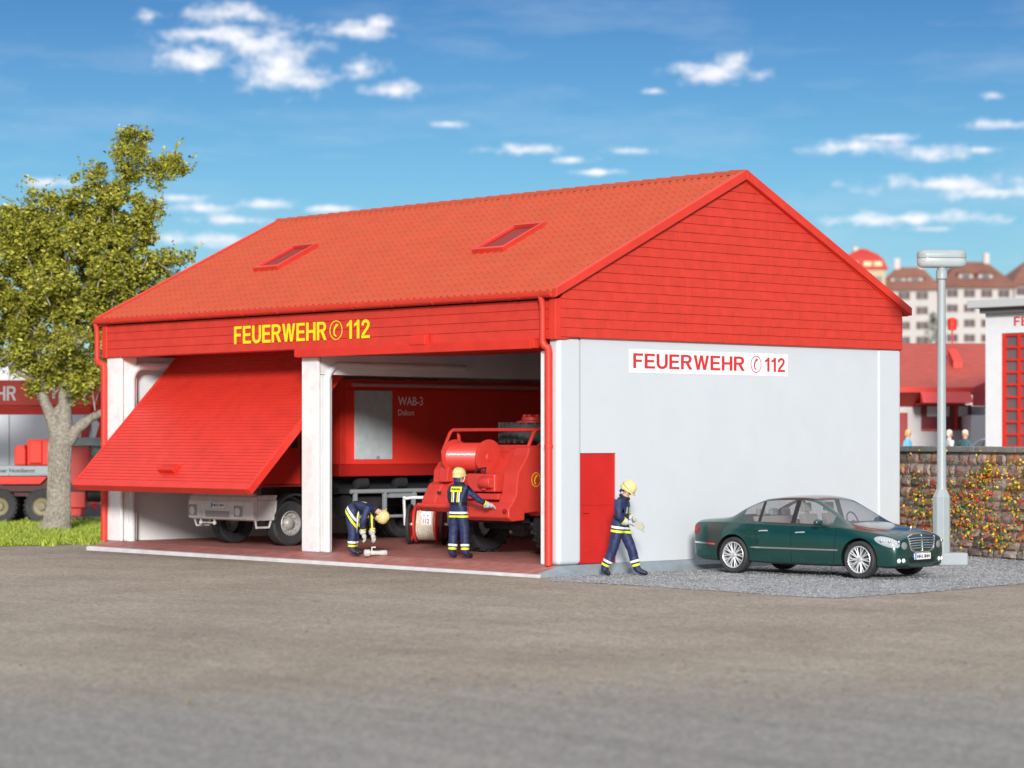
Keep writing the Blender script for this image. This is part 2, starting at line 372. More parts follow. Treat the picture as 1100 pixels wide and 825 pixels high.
# floor + apron
b = MB()
b.box(-Lx, -.225, 0, D, -.35, 0)
b.build('floor_slab', FLOOR, fs)
b = MB()
b.add([(-Lx,-.002,0),(0.0,-.002,0),(.02,-.66,-.14),(-15.45,-.62,-.10),(-Lx,-.002,-.3),(0,-.002,-.3),(.02,-.66,-.3),(-15.45,-.62,-.3)],
      [(0,3,2,1),(3,7,6,2),(0,4,7,3),(1,2,6,5)])
b.build('apron', FLOOR, fs)
b = MB()
b.add([(-15.49,-.622,-.3),(.222,-.662,-.3),(.26,-.76,-.3),(-15.56,-.72,-.3),(-15.49,-.622,-.095),(.222,-.662,-.137),(.26,-.76,-.15),(-15.56,-.72,-.11)],[(0,3,2,1),(4,5,6,7),(0,1,5,4),(1,2,6,5),(2,3,7,6),(3,0,4,7)])
b.build('kerb', KERB, fs, bevel=.02)
b = MB()   # concrete plinth with a sloping top along the gable side
PP = [(-.22,-.001),(.06,-.004),(.25,-.10),(.26,-.35),(-.224,-.35)]
b.prism(PP, 0.001, D+.05, 'y')
q = MB(); q.prism([(.021,-.002),(.06,-.004),(.25,-.10),(.26,-.35),(.021,-.35)], -.655, 0.0, 'y'); n_ = len(q.v)
q.v = [(max(x,.0) if y < -.1 and False else x, y, z-.145 if (y < -.1 and z > -.2) else z) for x,y,z in q.v]
b.add(q.v, q.f)
b.build('plinth', PLINTH, fs)
# --- side wall (gable side, faces +X)
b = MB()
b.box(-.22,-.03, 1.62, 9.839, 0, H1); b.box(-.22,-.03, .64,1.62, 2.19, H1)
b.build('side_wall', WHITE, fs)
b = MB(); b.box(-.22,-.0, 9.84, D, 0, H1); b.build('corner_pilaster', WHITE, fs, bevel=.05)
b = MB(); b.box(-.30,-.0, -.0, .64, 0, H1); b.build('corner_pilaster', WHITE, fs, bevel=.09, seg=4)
dr = MB().box(-.12,-.06,.645,1.615,.012,2.185).build('side_door', REDD, fs)
b = MB(); b.box(-.06,-.045,.645,1.615,.012,.30); b.build('kick_plate', REDD, dr, bevel=.004)
b = MB(); b.box(-.06,-.05,.66,1.60,1.16,1.175); b.build('door_rail', REDD, dr, bevel=.004)
b = MB(); b.tube([(-.05,.72,1.02),(-.0,.72,1.02),(.0,.83,1.02)], .012); b.build('handle', REDD, dr)
sg = MB().box(-.03,-.024,1.99,6.80,3.80,4.27).build('sign_board', SIGNW, fs)
blocktext('lettering', 'FEUERWEHR', REDL, sg, (-.0235,2.10,3.89), (0,1,0), (0,0,1), 3.33, .30)
blocktext('lettering', '112', REDL, sg, (-.0235,6.06,3.89), (0,1,0), (0,0,1), .66, .30)
phone_mark(REDL, sg, (-.0235,5.79,4.04), (0,1,0), (0,0,1), .34, .36)
# --- other walls
MB().box(-Lx,-.222, D-.22, D, 0, H1).build('back_wall', INW, fs)
b = MB(); b.box(-Lx,-Lx+.22,.101,D-.222,0,H1); b.build('left_wall', INW, fs)
MB().box(-Lx+.222,-.302,.30,D-.222,4.90,4.97).build('ceiling', mat('ceiling_grey', (.6,.6,.6), .8), fs)
# pillars of the front
MB().box(-Lx,-15.16,0,.10,0,H1-.002).build('front_pillar', WHITEP, fs, bevel=.04, seg=3)
MB().box(-8.13,-7.56,0,.09,0,4.25).build('front_pillar', WHITEP, fs, bevel=.03, seg=3)
MB().box(-.52,-.302,0,.50,0,4.2).build('front_pillar', WHITEP, fs, bevel=.03, seg=3)
# divider frame between the bays (post + beam running to the back)
b = MB(); b.box(-8.05,-7.60,.12,.44,0,3.86); b.build('divider_post', GREYW, fs, bevel=.02)
b = MB(); b.box(-8.05,-7.60,.12,D-.222,3.87,4.89); b.box(-8.05,-7.60,D-1.,D-.222,0,3.869)
b.build('divider_beam', GREYW, fs)
# guide rails: vertical, curve, horizontal
def rail(x, nx, y0=.55, yend=4.3, z=4.08, r=.09):
    pts = [(x,y0,0.0),(x,y0,1.5),(x,y0,z-.35)]
    for k in range(1,7):
        a = math.pi/2*k/6; pts.append((x,y0+.35-.35*math.cos(a), z-.35+.35*math.sin(a)))
    pts += [(x,(y0+yend)/2,z),(x,yend,z)]
    MB().tube(pts, r, 10).build('door_rail', GREYW, fs, smooth=True)
rail(-7.59,1,.30,4.3,4.08,.075); rail(-15.22,1,.34,5,4.22,.10); rail(-8.07,1,.30,4.3,4.08,.07)
MB().box(-15.549,-15.23,.14,.52,0,4.44).build('door_frame', WHITEP, fs, bevel=.03)
# --- front fascia (five courses of red boards)
def boards(x0, x1, z0, z1, n, proud=.03, back=.0):
    b = MB(); h = (z1-z0)/n
    for i in range(n):
        a = z0+i*h
        b.prism([(-back,a),(-.062,a),(-.082,a+.014),(-.074,a+h),(-back,a+h)], x0, x1, 'x')
        # vertical joints
        k = 0; x = x0+(.0 if i%2 else .3)
        while x < x1:
            b.prism([(-.06,a+.018),(-.0845,a+.018),(-.0775,a+h-.004),(-.06,a+h-.004)], x, min(x+.008,x1), 'x'); x += .6
    return b
b = boards(-Lx-.02, 0.01, H1-.03, EV-.12, 4, back=-.28)
fa = b.build('fascia', REDX, fs)
blocktext('lettering', 'FEUERWEHR', YELLOW, fa, (-10.47,-.092,4.60), (1,0,0), (0,0,1), 3.34, .40)
blocktext('lettering', '112', YELLOW, fa, (-6.45,-.092,4.60), (1,0,0), (0,0,1), .80, .40)
phone_mark(YELLOW, fa, (-6.80,-.092,4.80), (1,0,0), (0,0,1), .44, .42)
MB().box(-Lx-.06,-Lx+.14,-.10,.4,H1-.04,EV-.1).build('corner_board', RED, fs, bevel=.015)
MB().box(-.16,.035,-.115,.2,H1-.04,EV-.1).build('corner_board', RED, fs, bevel=.015)
# --- gable cladding on +X and -X sides
def gable(sx, xo):
    b = MB(); z = H1; h = .186; sl = (RZ-EV)/(D/2+OF)
    def yr(z): 
        if z <= EV+sl*OF-.05: return 0.02, D
        t = (z-(EV+sl*OF-.05))/sl; return min(.02+t, D/2), max(D-t, D/2)
    row = 0
    while z < RZ-.2:
        z2 = min(z+h, RZ-.12)
        a0,a1 = yr(z); b0,b1 = yr(z2); row += 1
        vs = [(xo-sx*.1,a0,z),(xo-sx*.1,a1,z),(xo-sx*.1,b1,z2),(xo-sx*.1,b0,z2),(xo+sx*.034,a0,z),(xo+sx*.034,a1,z),(xo+sx*.034,b1,z2),(xo+sx*.034,b0,z2)]
        b.add(vs, [(4,5,6,7),(0,3,2,1),(0,1,5,4),(1,2,6,5),(2,3,7,6),(3,0,4,7)])
        y = -.45+(.21 if row%2 else 0)
        while y < a1:
            y1 = y+.42
            def cl(yy, zz):
                lo_, hi_ = yr(zz); return min(max(yy,lo_),hi_)
            q0, q1 = cl(y+.003,z), cl(y1-.003,z); w0, w1 = cl(y+.003,z2), cl(y1-.003,z2)
            if q1-q0 > .02:
                p = .052+random.uniform(-.004,.004); t_ = .046+random.uniform(-.003,.002); zo = random.uniform(-.003,.003)
                v8 = [(xo+sx*.035,q0,z+zo+.004),(xo+sx*.035,q1,z+zo+.004),(xo+sx*p,q1,z+zo+.016),(xo+sx*p,q0,z+zo+.016),(xo+sx*t_,w1,z2-.001),(xo+sx*t_,w0,z2-.001),(xo+sx*.0345,w1,z2-.001),(xo+sx*.0345,w0,z2-.001)]
                b.add(v8, [(0,1,2,3),(3,2,4,5),(5,4,6,7),(1,6,4,2),(0,3,5,7)])
            y = y1
        z = z2
        if b1-b0 < .2: break
    b.build('gable_cladding', REDX, fs)
gable(1, 0.0); gable(-1, -Lx)
MB().box(-Lx+.02,-.02,D-.06,D+.03,H1-.02,EV).build('rear_fascia', REDX, fs)
# --- roof: real tile relief
def roof(front=True):
    vs = []; fs_ = []
    x0, x1 = -Lx-.12, .10; nw = 76; per = (x1-x0)/nw; sub = 6
    run = D/2+OF; nc = 20
    nx = nw*sub
    ang = math.atan2(RZ-EV, run); ny, nz_ = -math.sin(ang), math.cos(ang)
    rows = [(-.004,-.11)]
    for c in range(nc):
        rows.append((c/nc, .016)); rows.append(((c+1)/nc-.0005, .0))
    for (t, lift) in rows:
        for i in range(nx+1):
            x = x0+(x1-x0)*i/nx; ph = (i%sub)/sub*2*math.pi
            w = .036*math.cos(ph)+.008*math.cos(2*ph)+lift + .004*noise.noise(Vector((x*2,t*30,0)))
            y = -OF+run*t; z = EV+(RZ-EV)*t
            y += ny*w; z += nz_*w
            if not front: y = D-y
            vs.append((x,y,z+.03))
    for r_ in range(len(rows)-1):
        for i in range(nx):
            a = r_*(nx+1)+i; fs_.append((a,a+1,a+nx+2,a+nx+1))
    b = MB(); b.add(vs, fs_)
    return b
rf = roof(True).build('roof', ROOF, fs); 
for p in rf.data.polygons: p.use_smooth = True
rf.data.set_sharp_from_angle(angle=R(50))
rb = roof(False).build('roof', ROOF, fs)
b = MB(); sl = (RZ-EV)/(D/2+OF)
b.add([(-Lx-.1,-OF,EV-.10),(.08,-OF,EV-.10),(.08,D/2,RZ-.10),(-Lx-.1,D/2,RZ-.10),(.08,D+OF,EV-.10),(-Lx-.1,D+OF,EV-.10),
       (-Lx-.1,-OF,EV),(.08,-OF,EV),(.08,D/2,RZ),(-Lx-.1,D/2,RZ),(.08,D+OF,EV),(-Lx-.1,D+OF,EV)],
      [(0,3,2,1),(3,5,4,2),(0,1,7,6),(4,5,11,10),(1,2,8,7),(2,4,10,8),(0,6,9,3),(3,9,11,5),(6,7,8,9),(9,8,10,11)])
b.build('roof_underside', RED, fs)
# verges: raised flat strip + board
for x0,x1 in ((.04,.16),(-Lx-.16,-Lx-.05)):
    b = MB()
    for s in (0,1):
        y0 = -OF-.04; pts = [(y0,EV-.09),(y0,EV+.09),(D/2,RZ+.10),(D/2,RZ-.11)]
        if s: pts = [(D-y,z) for y,z in pts]
        b.prism(pts, x0+(.001*s), x1+(.001*s), 'x')
    b.build('verge_board', RED, fs, bevel=.015)
# ridge caps
b = MB(); n = 38
for i in range(n):
    xa = -Lx-.12+(Lx+.24)*i/n; xb = xa+(Lx+.24)/n+.03
    k = 9; vs = []
    for (x,r_) in ((xa,.13),(xb,.105)):
        for j in range(k):
            a = math.pi*(.02+.96*j/(k-1)); vs.append((x, D/2+r_*math.cos(a)*1.1, RZ-.01+r_*math.sin(a)))
    b.add(vs, [(j,j+1,j+1+k,j+k) for j in range(k-1)]+[tuple(range(k)), tuple(range(k,2*k))])
b.build('ridge_cap', ROOF, fs)
# gutter
b = MB()
gpts = [(-.02,.0),(-.02,-.03),(0,-.075),(.04,-.1),(.09,-.1),(.125,-.07),(.14,-.02),(.14,.015),(.12,.015),(.11,-.03),(.08,-.07),(.04,-.07),(.01,-.03),(.0,.0)]
b.prism([(-OF-.0-y, EV+.02+z) for y,z in gpts], -Lx-.14, .04, 'x')
for i in range(12):
    x = -Lx+.6+i*1.3; b.prism([(-OF-y*1.08+.005, EV+.017+z*1.08) for y,z in gpts[1:8]]+[(-OF-.12,EV-.02)], x, x+.04, 'x')
b.build('gutter', RED, fs)
# downpipes
for (xp, xq) in ((-.27,-.19),(-Lx-.15,-Lx+.02)):
    b = MB(); b.tube([(xp,-OF-.06,EV-.04),(xp,-.19,EV-.16),(xp,-.17,EV-.3),(xp,-.17,H1-.10)], .062, 12); b.build('downpipe', RED, fs, smooth=True)
    b = MB(); b.tube([(xp,-.17,H1-.09),(xp+(xq-xp)*.3,-.15,H1-.16),(xq,-.10,H1-.20),(xq,-.085,H1-.30),(xq,-.085,0.0)], .078, 12)
    b.tube([(xq,-.085,2.3),(xq,-.085,2.36)], .090, 12); b.build('downpipe', RED, fs, smooth=True)
# skylights
def on_roof(x, t, lift):   # t metres along slope
    ang = math.atan2(RZ-EV, D/2+OF); return (x, -OF+t*math.cos(ang)-math.sin(ang)*lift, EV+.03+t*math.sin(ang)+math.cos(ang)*lift)
def skylight(xa, xb, t0, t1):
    b = MB(); w = .09; lo, hi = -.02, .13
    for (a0,a1,c0,c1) in ((xa,xb,t0,t0+w),(xa,xb,t1-w,t1),(xa,xa+w,t0+w,t1-w),(xb-w,xb,t0+w,t1-w)):
        vs = [on_roof(a0,c0,lo),on_roof(a1,c0,lo),on_roof(a1,c1,lo),on_roof(a0,c1,lo),on_roof(a0,c0,hi),on_roof(a1,c0,hi),on_roof(a1,c1,hi),on_roof(a0,c1,hi)]
        b.add(vs, [(0,3,2,1),(4,5,6,7),(0,1,5,4),(1,2,6,5),(2,3,7,6),(3,0,4,7)])
    sk = b.build('skylight', RED, fs, bevel=.01)
    b = MB(); b.add([on_roof(xa+w,t0+w,.072),on_roof(xb-w,t0+w,.072),on_roof(xb-w,t1-w,.072),on_roof(xa+w,t1-w,.072)], [(0,1,2,3)])
    b.build('pane', mat('skylight_pane', (.26,.018,.012), .5, spec=.2), sk)
skylight(-12.53,-11.58,2.42,3.8); skylight(-4.73,-3.74,2.42,3.82)
# ------------------------------------------------------------------ garage doors (parts of the station)
def garage_door(x0, x1, P0, P1, th=.13, name='garage_door', grip=True):
    # panel from P0 (y,z lower/outer edge) to P1 (upper/inner edge), slatted outer face
    P0 = Vector((0,*P0)); P1 = Vector((0,*P1)); L_ = (P1-P0).length; t = (P1-P0)/L_; n = Vector((0,-t.z,t.y))  # outward
    if n.y > 0 : n = -n
    if abs(t.z) < .3: n = Vector((0,-t.z,t.y)) if t.y > 0 else -Vector((0,-t.z,t.y))
    b = MB(); ns = 44; h = L_/ns; prof = []
    for i in range(ns):
        prof += [(i*h, th/2+.006), ((i+.84)*h, th/2+.0), ((i+.9)*h, th/2-.006), ((i+1)*h-.003, th/2-.006)]
    pts = [P0+t*a+n*d for a,d in prof]+[P1-n*th/2, P0-n*th/2]
    b.prism([(p.y,p.z) for p in pts], x0, x1, 'x')
    d = b.build(name, REDG, fs)
    b = MB()
    for xa in (x0-.012, x1-.07): b.prism([((P0+t*a+n*dd).y,(P0+t*a+n*dd).z) for a,dd in ((-.02,th/2+.02),(L_,th/2+.02),(L_,-th/2-.02),(-.02,-th/2-.02))], xa, xa+.082, 'x')
    b.prism([((P0+t*a+n*dd).y,(P0+t*a+n*dd).z) for a,dd in ((-.035,th/2+.03),(.09,th/2+.03),(.09,-th/2-.03),(-.035,-th/2-.03))], x0+.0705, x1-.0705, 'x')
    b.build('door_edge', REDG, d, bevel=.012)
    # lifting grip: small wedge
    if not grip: return d
    xc = (x0+x1)/2; b = MB(); a0 = .42
    q = [P0+t*(a0)+n*(th/2), P0+t*(a0)+n*(th/2+.11), P0+t*(a0+.06)+n*(th/2+.14), P0+t*(a0+.26)+n*(th/2+.02), P0+t*(a0+.26)+n*(th/2)]
    b.prism([(p.y,p.z) for p in q], xc-.30, xc+.30, 'x')
    b.build('handle', REDG, d, bevel=.02)
    return d
dl = garage_door(-15.08, -8.17, (-1.36,1.34), (1.68,4.47))
dl['label'] = 'half open tilting door leaning out of the left bay'
dr2 = garage_door(-8.12, -.50, (-.18,4.335), (3.7,4.41), grip=False)
b = MB(); b.prism([(-.24,4.40),(-.24,4.47),(-.22,4.60),(-.10,4.63),(-.10,4.40)], -4.22, -3.72, 'x'); b.build('handle', REDG, dr2, bevel=.02)
dr2['label'] = 'fully raised door under the ceiling of the right bay'

# ------------------------------------------------------------------ wheels
def tyre(b, c, r, w, axis='x', lugs=0, rim=.55):
    h = w/2
    b.lathe([(r*rim,-h*.8),(r*.9,-h),(r*.985,-h*.8),(r,-h*.55),(r,h*.55),(r*.985,h*.8),(r*.9,h),(r*rim,h*.8),(r*rim,-h*.8)], 32, axis, c, cap=False)
    for k in range(lugs):
        for s in (-1,1):
            a = 2*math.pi*(k+.25*s)/lugs; a2 = a+2*math.pi*.35/lugs
            M = b.M.copy()
            vs = []
            for (an, off) in ((a,0.02),(a2,.02),(a2-.25/lugs*6,s*h*1.0),(a-.25/lugs*6,s*h*1.0)):
                for rr in (r*.97, r*1.035):
                    x, y = rr*math.cos(an), rr*math.sin(an); o_ = off if off != .02 else s*.02
                    v = {'x': (o_,x,y), 'z': (x,y,o_), 'y': (x,o_,y)}[axis]; vs.append((v[0]+c[0],v[1]+c[1],v[2]+c[2]))
            b.add(vs, [(0,2,4,6),(1,7,5,3),(0,1,3,2),(2,3,5,4),(4,5,7,6),(6,7,1,0)])
def truck_wheel(parent, c, r, w, side, lugs=0, rimmat=None, twin=False):
    b = MB(); tyre(b, c, r, w, 'x', lugs)
    if twin: tyre(b, (c[0]-side*(w+.05),c[1],c[2]), r, w, 'x', lugs)
    o = b.build('wheel', BLACK, parent, smooth=True)
    b = MB(); f = side*w/2
    pr = [(r*.56,f*.85),(r*.52,f*.95),(r*.48,f*.5),(r*.30,f*.35),(r*.22,f*.8),(r*.12,f*.95),(0.002,f*.97)]
    b.lathe(pr, 28, 'x', c, cap=False)
    for k in range(8):
        a = 2*math.pi*k/8; b.ball((c[0]+f*.55,c[1]+math.cos(a)*r*.38,c[2]+math.sin(a)*r*.38), .03*r/.5, 6, 4)
    b.build('rim', rimmat or SILVER, o, smooth=True)
    return o

# ------------------------------------------------------------------ LORRY with the red container
lo = empty('fire_lorry', (-11.65,.38,0), 0, 'red container lorry with light grey bumper behind the half open door of the left bay', 'lorry')
b = MB()
b.prism([(-.02,.62),(.16,.58),(.16,1.16),(.04,1.16),(-.02,1.02)], -1.25, 1.25, 'x')
b.prism([(.0,1.0),(.2,1.0),(.2,1.22),(.08,1.22)], -1.16, 1.16, 'x')
bp = b.build('bumper', SILVER, lo, bevel=.03)
b = MB(); b.box(-.55,.38,-.035,-.019,.66,.80); b.build('bumper_recess', mat('silver_dark',(.35,.34,.33),.5), bp, bevel=.01)
for x in (-1.05,.72):
    b = MB(); b.box(x-.16,x+.16,-.03,-.018,.68,.93); l = b.build('headlight', mat('lamp_grey_glass',(.3,.3,.3),.15), bp, bevel=.01)
    b = MB(); b.lathe([(.10,-.034),(.09,-.045),(0.002,-.05)], 16, 'y', (x-.02,0,.80), cap=False); b.build('lens', mat('lamp_lens',(.75,.75,.72),.1,spec=.8), l, smooth=True)
pl_ = MB().box(-.32,.20,-.034,-.019,.88,.99).build('number_plate', SIGNW, bp)
MB().box(-.32,-.27,-.037,-.0335,.881,.989).build('plate_band', BLUE, pl_)
text('lettering', 'HH·Z 474', DARK, pl_, (-.25,-.0345,.902), (1,0,0), (0,0,1), .42, .066, bold=.02)
b = MB(); b.prism([(.0,1.222),(.10,1.222),(.10,1.36),(.04,1.36)], -1.0,1.0,'x'); b.build('grille', DARK, lo)
# tow loop rods under the bumper
b = MB(); b.tube([(-.8,.05,.52),(-.3,.05,.52)], .02); b.ball((-.83,.05,.52),.05); b.ball((-.3,.05,.52),.05)
b.tube([(-.83,.05,.52),(-.83,.05,.60)], .02); b.tube([(-.3,.05,.52),(-.3,.05,.60)], .02); b.build('tow_rod', SILVER, bp)
# cab
b = MB()
b.prism([(.03,1.36),(.10,1.36),(2.1,1.36),(2.1,3.15),(.38,3.2),(.2,3.1),(.06,2.25)], -1.22, 1.22, 'x')
cb = b.build('cab', REDG, lo, bevel=.06, seg=3)
b = MB(); b.prism([(.035,2.26),(.20,3.0),(.18,3.02),(.015,2.27)], -1.05,1.05,'x'); b.build('windscreen', DGLASS, cb)
for s in (-1,1):
    b = MB(); b.prism([(.35,2.25),(1.3,2.25),(1.3,2.95),(.55,2.95)], s*1.221-.004, s*1.221+.004,'x'); b.build('side_window', DGLASS, cb)
    b = MB(); b.prism([(.30,1.4),(1.4,1.4),(1.4,3.05),(1.37,3.05),(1.37,1.43),(.33,1.43)], s*1.2215-.003, s*1.2215+.003,'x'); b.build('door_seam', DARK, cb)
    b = MB(); b.tube([(s*1.2,.2,2.9),(s*1.45,.05,2.9),(s*1.45,.05,2.3)], .02); b.box(s*1.45-.1,s*1.45+.1,.02,.09,2.25,2.75); b.build('mirror', DARK, cb, bevel=.01)
# fender and steps each side
for s in (-1,1):
    a0, a1 = sorted((s*.92, s*1.25))
    b = MB(); b.box(a0,a1,.162,.62,.60,1.06); b.prism([(.162,1.062),(.66,1.062),(.70,1.18),(.162,1.18)], a0, a1, 'x')
    b.prism([(.621,.62),(.66,.64),(.70,1.06),(.621,1.06)], a0, a1, 'x')
    st = b.build('step_box', SILVER, lo, bevel=.02)
    b = MB(); b.tube([(s*1.18,.12,.60),(s*1.16,.16,.44),(s*1.16,.52,.44),(s*1.18,.56,.60)], .028); b.build('step', SILVER, st)
    b = MB(); k = 14; pts = []
    for i in range(k+1):
        a = math.pi*(.02+.96*i/k); pts.append((1.22-.62*math.cos(a), .55+.66*math.sin(a)))
    b.prism(pts+[(y*.96+.05,z-.05) for y,z in reversed(pts)], a0, a1, 'x'); b.build('fender', DARK, lo)
# chassis
b = MB()
for s in (-.45,.45): b.box(s-.05,s+.05,.3,8.9,.85,1.12)
for y in (.9,2.2,3.4,4.6,5.6,6.9,8.2,8.8): b.box(-.4,.4,y,y+.12,.87,1.1)
b.box(-1.1,1.1,2.0,2.4,.6,1.35)
b.build('chassis', DARK, lo)
b = MB()
b.tube([(1.18,2.9,1.22),(1.18,8.6,1.22)], .055, 8); b.tube([(1.18,2.95,.62),(1.18,4.9,.62)], .04, 8); 
for y in (3.0,3.9,4.8): b.box(1.13,1.22,y,y+.08,.6,1.2)
b.box(1.0,1.24,4.1,4.9,1.06,1.16); b.box(1.0,1.24,6.1,6.7,1.3,1.36)
b.build('side_guard', GREY, lo, bevel=.008)
b = MB(); b.lathe([(.02,2.9),(.27,2.92),(.27,4.0),(.02,4.02)], 18, 'y', (.78,0,.88)); b.build('fuel_tank', DARK, lo, smooth=True)
b = MB(); b.box(-1.0,1.0,2.7,9.1,1.18,1.30)
for k in range(5): b.lathe([(.02,3.2+k*1.2),(.14,3.22+k*1.2),(.14,3.5+k*1.2),(.02,3.52+k*1.2)], 12, 'y', (1.0,0,1.42))
b.box(-.6,.6,2.6,9.2,1.30,1.60); b.build('subframe', DARK, lo)
for y in (1.12,):
    for s in (-1,1): truck_wheel(lo, (s*1.06,y,.52), .52, .34, s, rimmat=RIMD)
for y in (6.0,7.35):
    for s in (-1,1): truck_wheel(lo, (s*1.06,y,.52), .52, .30, s, rimmat=RIMD, twin=True)
# container
b = MB(); b.box(-1.22,1.22,2.55,9.0,1.86,3.86)
ct = b.build('container', mat('container_red',(.80,.040,.026),.5,var=.04), lo, bevel=.02)
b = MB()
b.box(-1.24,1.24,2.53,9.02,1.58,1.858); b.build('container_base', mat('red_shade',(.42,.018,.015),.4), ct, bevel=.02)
b = MB()
for s in (-1,1):
    for y in (2.53,8.92): b.box(s*1.235-.02,s*1.235+.02,y,y+.16,1.862,3.87)
    b.box(s*1.235-.018,s*1.235+.018,2.71,8.9,3.62,3.64)
b.build('corner_post', REDG, ct, bevel=.01)
b = MB(); b.tube([(1.26,2.9,3.735),(1.26,8.9,3.735)], .045, 8); b.build('awning_rail', mat('rail_pink',(.60,.35,.36),.4), ct, smooth=True)
b = MB(); b.box(1.221,1.245,2.98,4.12,1.98,3.60)
for k in range(27): b.box(1.2455,1.251,2.99,4.11,2.0+k*.0585,2.045+k*.0585)
sh = b.build('roller_shutter', SHUT, ct)
b = MB(); b.box(1.2445,1.27,3.62,3.72,2.0,2.06); b.build('handle', GREY, sh)
text('lettering', 'WAB-3', WLET, ct, (1.223,4.32,3.26), (0,1,0), (0,0,1), .78, .21, bold=.012)
text('lettering', 'Dekon', WLET, ct, (1.223,4.32,3.02), (0,1,0), (0,0,1), .50, .145, bold=.0)

TAILR_ = mat('tail_lamp_red', (.30,.01,.01), .2)
# ------------------------------------------------------------------ TENDER (rear view in the right bay)
te = empty('rescue_tender', (-4.12,1.25,0), 0, 'red off road tender with cable drum and lying spare tyre in the right bay', 'fire truck')
W = 1.45
REDT = mat('red_tender', (.60,.045,.032), .42, var=.06, coat=.12)
b = MB()
b.prism([(.35,1.0),(6.9,1.0),(6.9,2.1),(.9,2.2),(.55,1.75),(.35,1.70)], -1.0, 1.0, 'x')
bd = b.build('body', REDT, te, bevel=.03)
# right flank with wheel arch, sloped tail and emblem
def flank(x0, x1, stepped):
    arch = [(1.35-.0+.72*math.cos(math.pi*(1-k/10)), .62+.72*math.sin(math.pi*(1-k/10))) for k in range(1,10)]
    arch = [(y+.25,z) for y,z in arch]
    if stepped: prof = [(.0,.98),(.02,1.16),(.22,1.50),(.34,1.55),(.36,1.80),(.52,1.98),(.62,2.0),(.78,2.28)]
    else: prof = [(-.02,.90),(-.06,1.05),(.10,1.30),(.16,1.75),(.42,2.12),(.48,2.30)]
    poly = prof+[(6.9,2.30),(6.9,1.0)]+[(2.5,1.0)]+list(reversed(arch))+[(.75,.95)]
    MB().prism(poly, x0, x1, 'x').build('side_panel', REDT, te, bevel=.025)
flank(1.002, W, False); flank(-W, -1.002, True)
# stepped lockers filling the tail
b = MB()
b.prism([(.02,1.0),(.06,1.22),(.3,1.55),(.349,1.55),(.349,1.0)], -.998, -.35, 'x')
b.prism([(.10,1.55),(.14,1.85),(.5,2.1),(.6,2.1),(.6,1.551),(.36,1.552)], -1.0, -.72, 'x')
b.build('tail_locker', REDT, te, bevel=.02)
b = MB(); b.box(.05,.92,-.02,.34,1.36,1.74); b.box(-.10,.049,.10,.34,1.30,1.70); lk = b.build('winch_box', REDT, te, bevel=.035, seg=3)
b = MB(); b.lathe([(.11,.55),(.13,.6),(.13,.85),(.11,.9)], 14, 'x', (0,-.06,1.56)); b.box(.60,.70,-.1,-.02,1.40,1.66); b.build('winch_motor', REDT, lk, bevel=.01, smooth=True)
b = MB(); b.box(-.5,.98,.02,.34,1.20,1.33); b.box(-.32,.2,.12,.3,1.0,1.19); b.lathe([(.15,-.42),(.16,-.38),(.16,-.18),(.15,-.14)], 16, 'x', (0,.12,1.45)); b.build('gear_housing', REDT, te, bevel=.02)
# bumpers
b = MB()
b.prism([(-.14,1.02),(.0,.92),(.3,.90),(.3,1.04),(.0,1.08),(-.12,1.10)], -1.46, -.25, 'x')
b.prism([(-.12,.84),(.0,.76),(.34,.78),(.34,1.08),(-.0,1.16),(-.12,1.02)], -.10, 1.46, 'x')
b.prism([(-.05,.88),(.3,.88),(.3,1.0),(-.05,1.0)], -.249, -.101, 'x')
bm_ = b.build('rear_bumper', REDT, te, bevel=.03, seg=3)
np_ = MB().box(-1.22,-.92,-.18,-.165,.64,.92).build('number_plate', SIGNW, te)
text('lettering', '112', REDL, np_, (-1.17,-.182,.665), (1,0,0), (0,0,1), .20, .10, bold=.01)
text('lettering', '· ·', BLUE, np_, (-1.15,-.182,.82), (1,0,0), (0,0,1), .16, .03, bold=.01)
b = MB(); b.tube([(-1.1,-.16,.90),(-1.1,-.12,1.0)], .02); b.build('plate_bracket', DARK, np_)
# cable drum
dx0, dx1, dc = -.82, .30, (0,.40,2.08)
b = MB(); prof = [(.30,dx0+.04)]
k = 26
for i in range(k):
    a = dx0+.05+(dx1-dx0-.12)*i/k; st = (dx1-dx0-.12)/k
    prof += [(.285,a),(.305,a+st*.5)]
prof += [(.285,dx1-.06)]
b.lathe(prof, 28, 'x', dc)
dm = b.build('cable_drum', REDT, te, smooth=True)
for xa in (dx0, dx1-.05):
    b = MB(); b.lathe([(.06,xa-.01),(.36,xa-.0),(.375,xa+.01),(.375,xa+.045),(.35,xa+.055),(.10,xa+.05),(.08,xa+.075),(.002,xa+.075)], 32, 'x', dc); b.build('drum_flange', REDT, dm, smooth=True)
for xa in (dx0-.08,): MB().prism([(.15,1.6),(.75,1.6),(.5,2.12),(.3,2.12)], xa, xa+.05, 'x').build('drum_bracket', REDT, te, bevel=.01)
b = MB(); b.prism([(.45,1.72),(1.1,1.9),(1.1,2.28),(.9,2.28)], .40, 1.0, 'x'); b.build('slope_panel', REDT, te, bevel=.03)
# roll rail
b = MB(); r_ = .038
for s in (-1,1):
    xx = s*1.32
    b.tube([(xx,.55,2.0),(xx,.50,2.18),(xx,.72,2.60),(xx,.80,2.66),(xx,3.5,2.66)], r_); b.tube([(xx,1.0,2.28),(xx,.95,2.66)], r_)
    b.tube([(xx,.62,2.30),(xx,.82,2.30),(xx,.95,2.40)], r_*.8)
b.tube([(-1.32,.82,2.66),(1.32,.82,2.66)], r_)
b.build('rail', REDT, te, smooth=True)
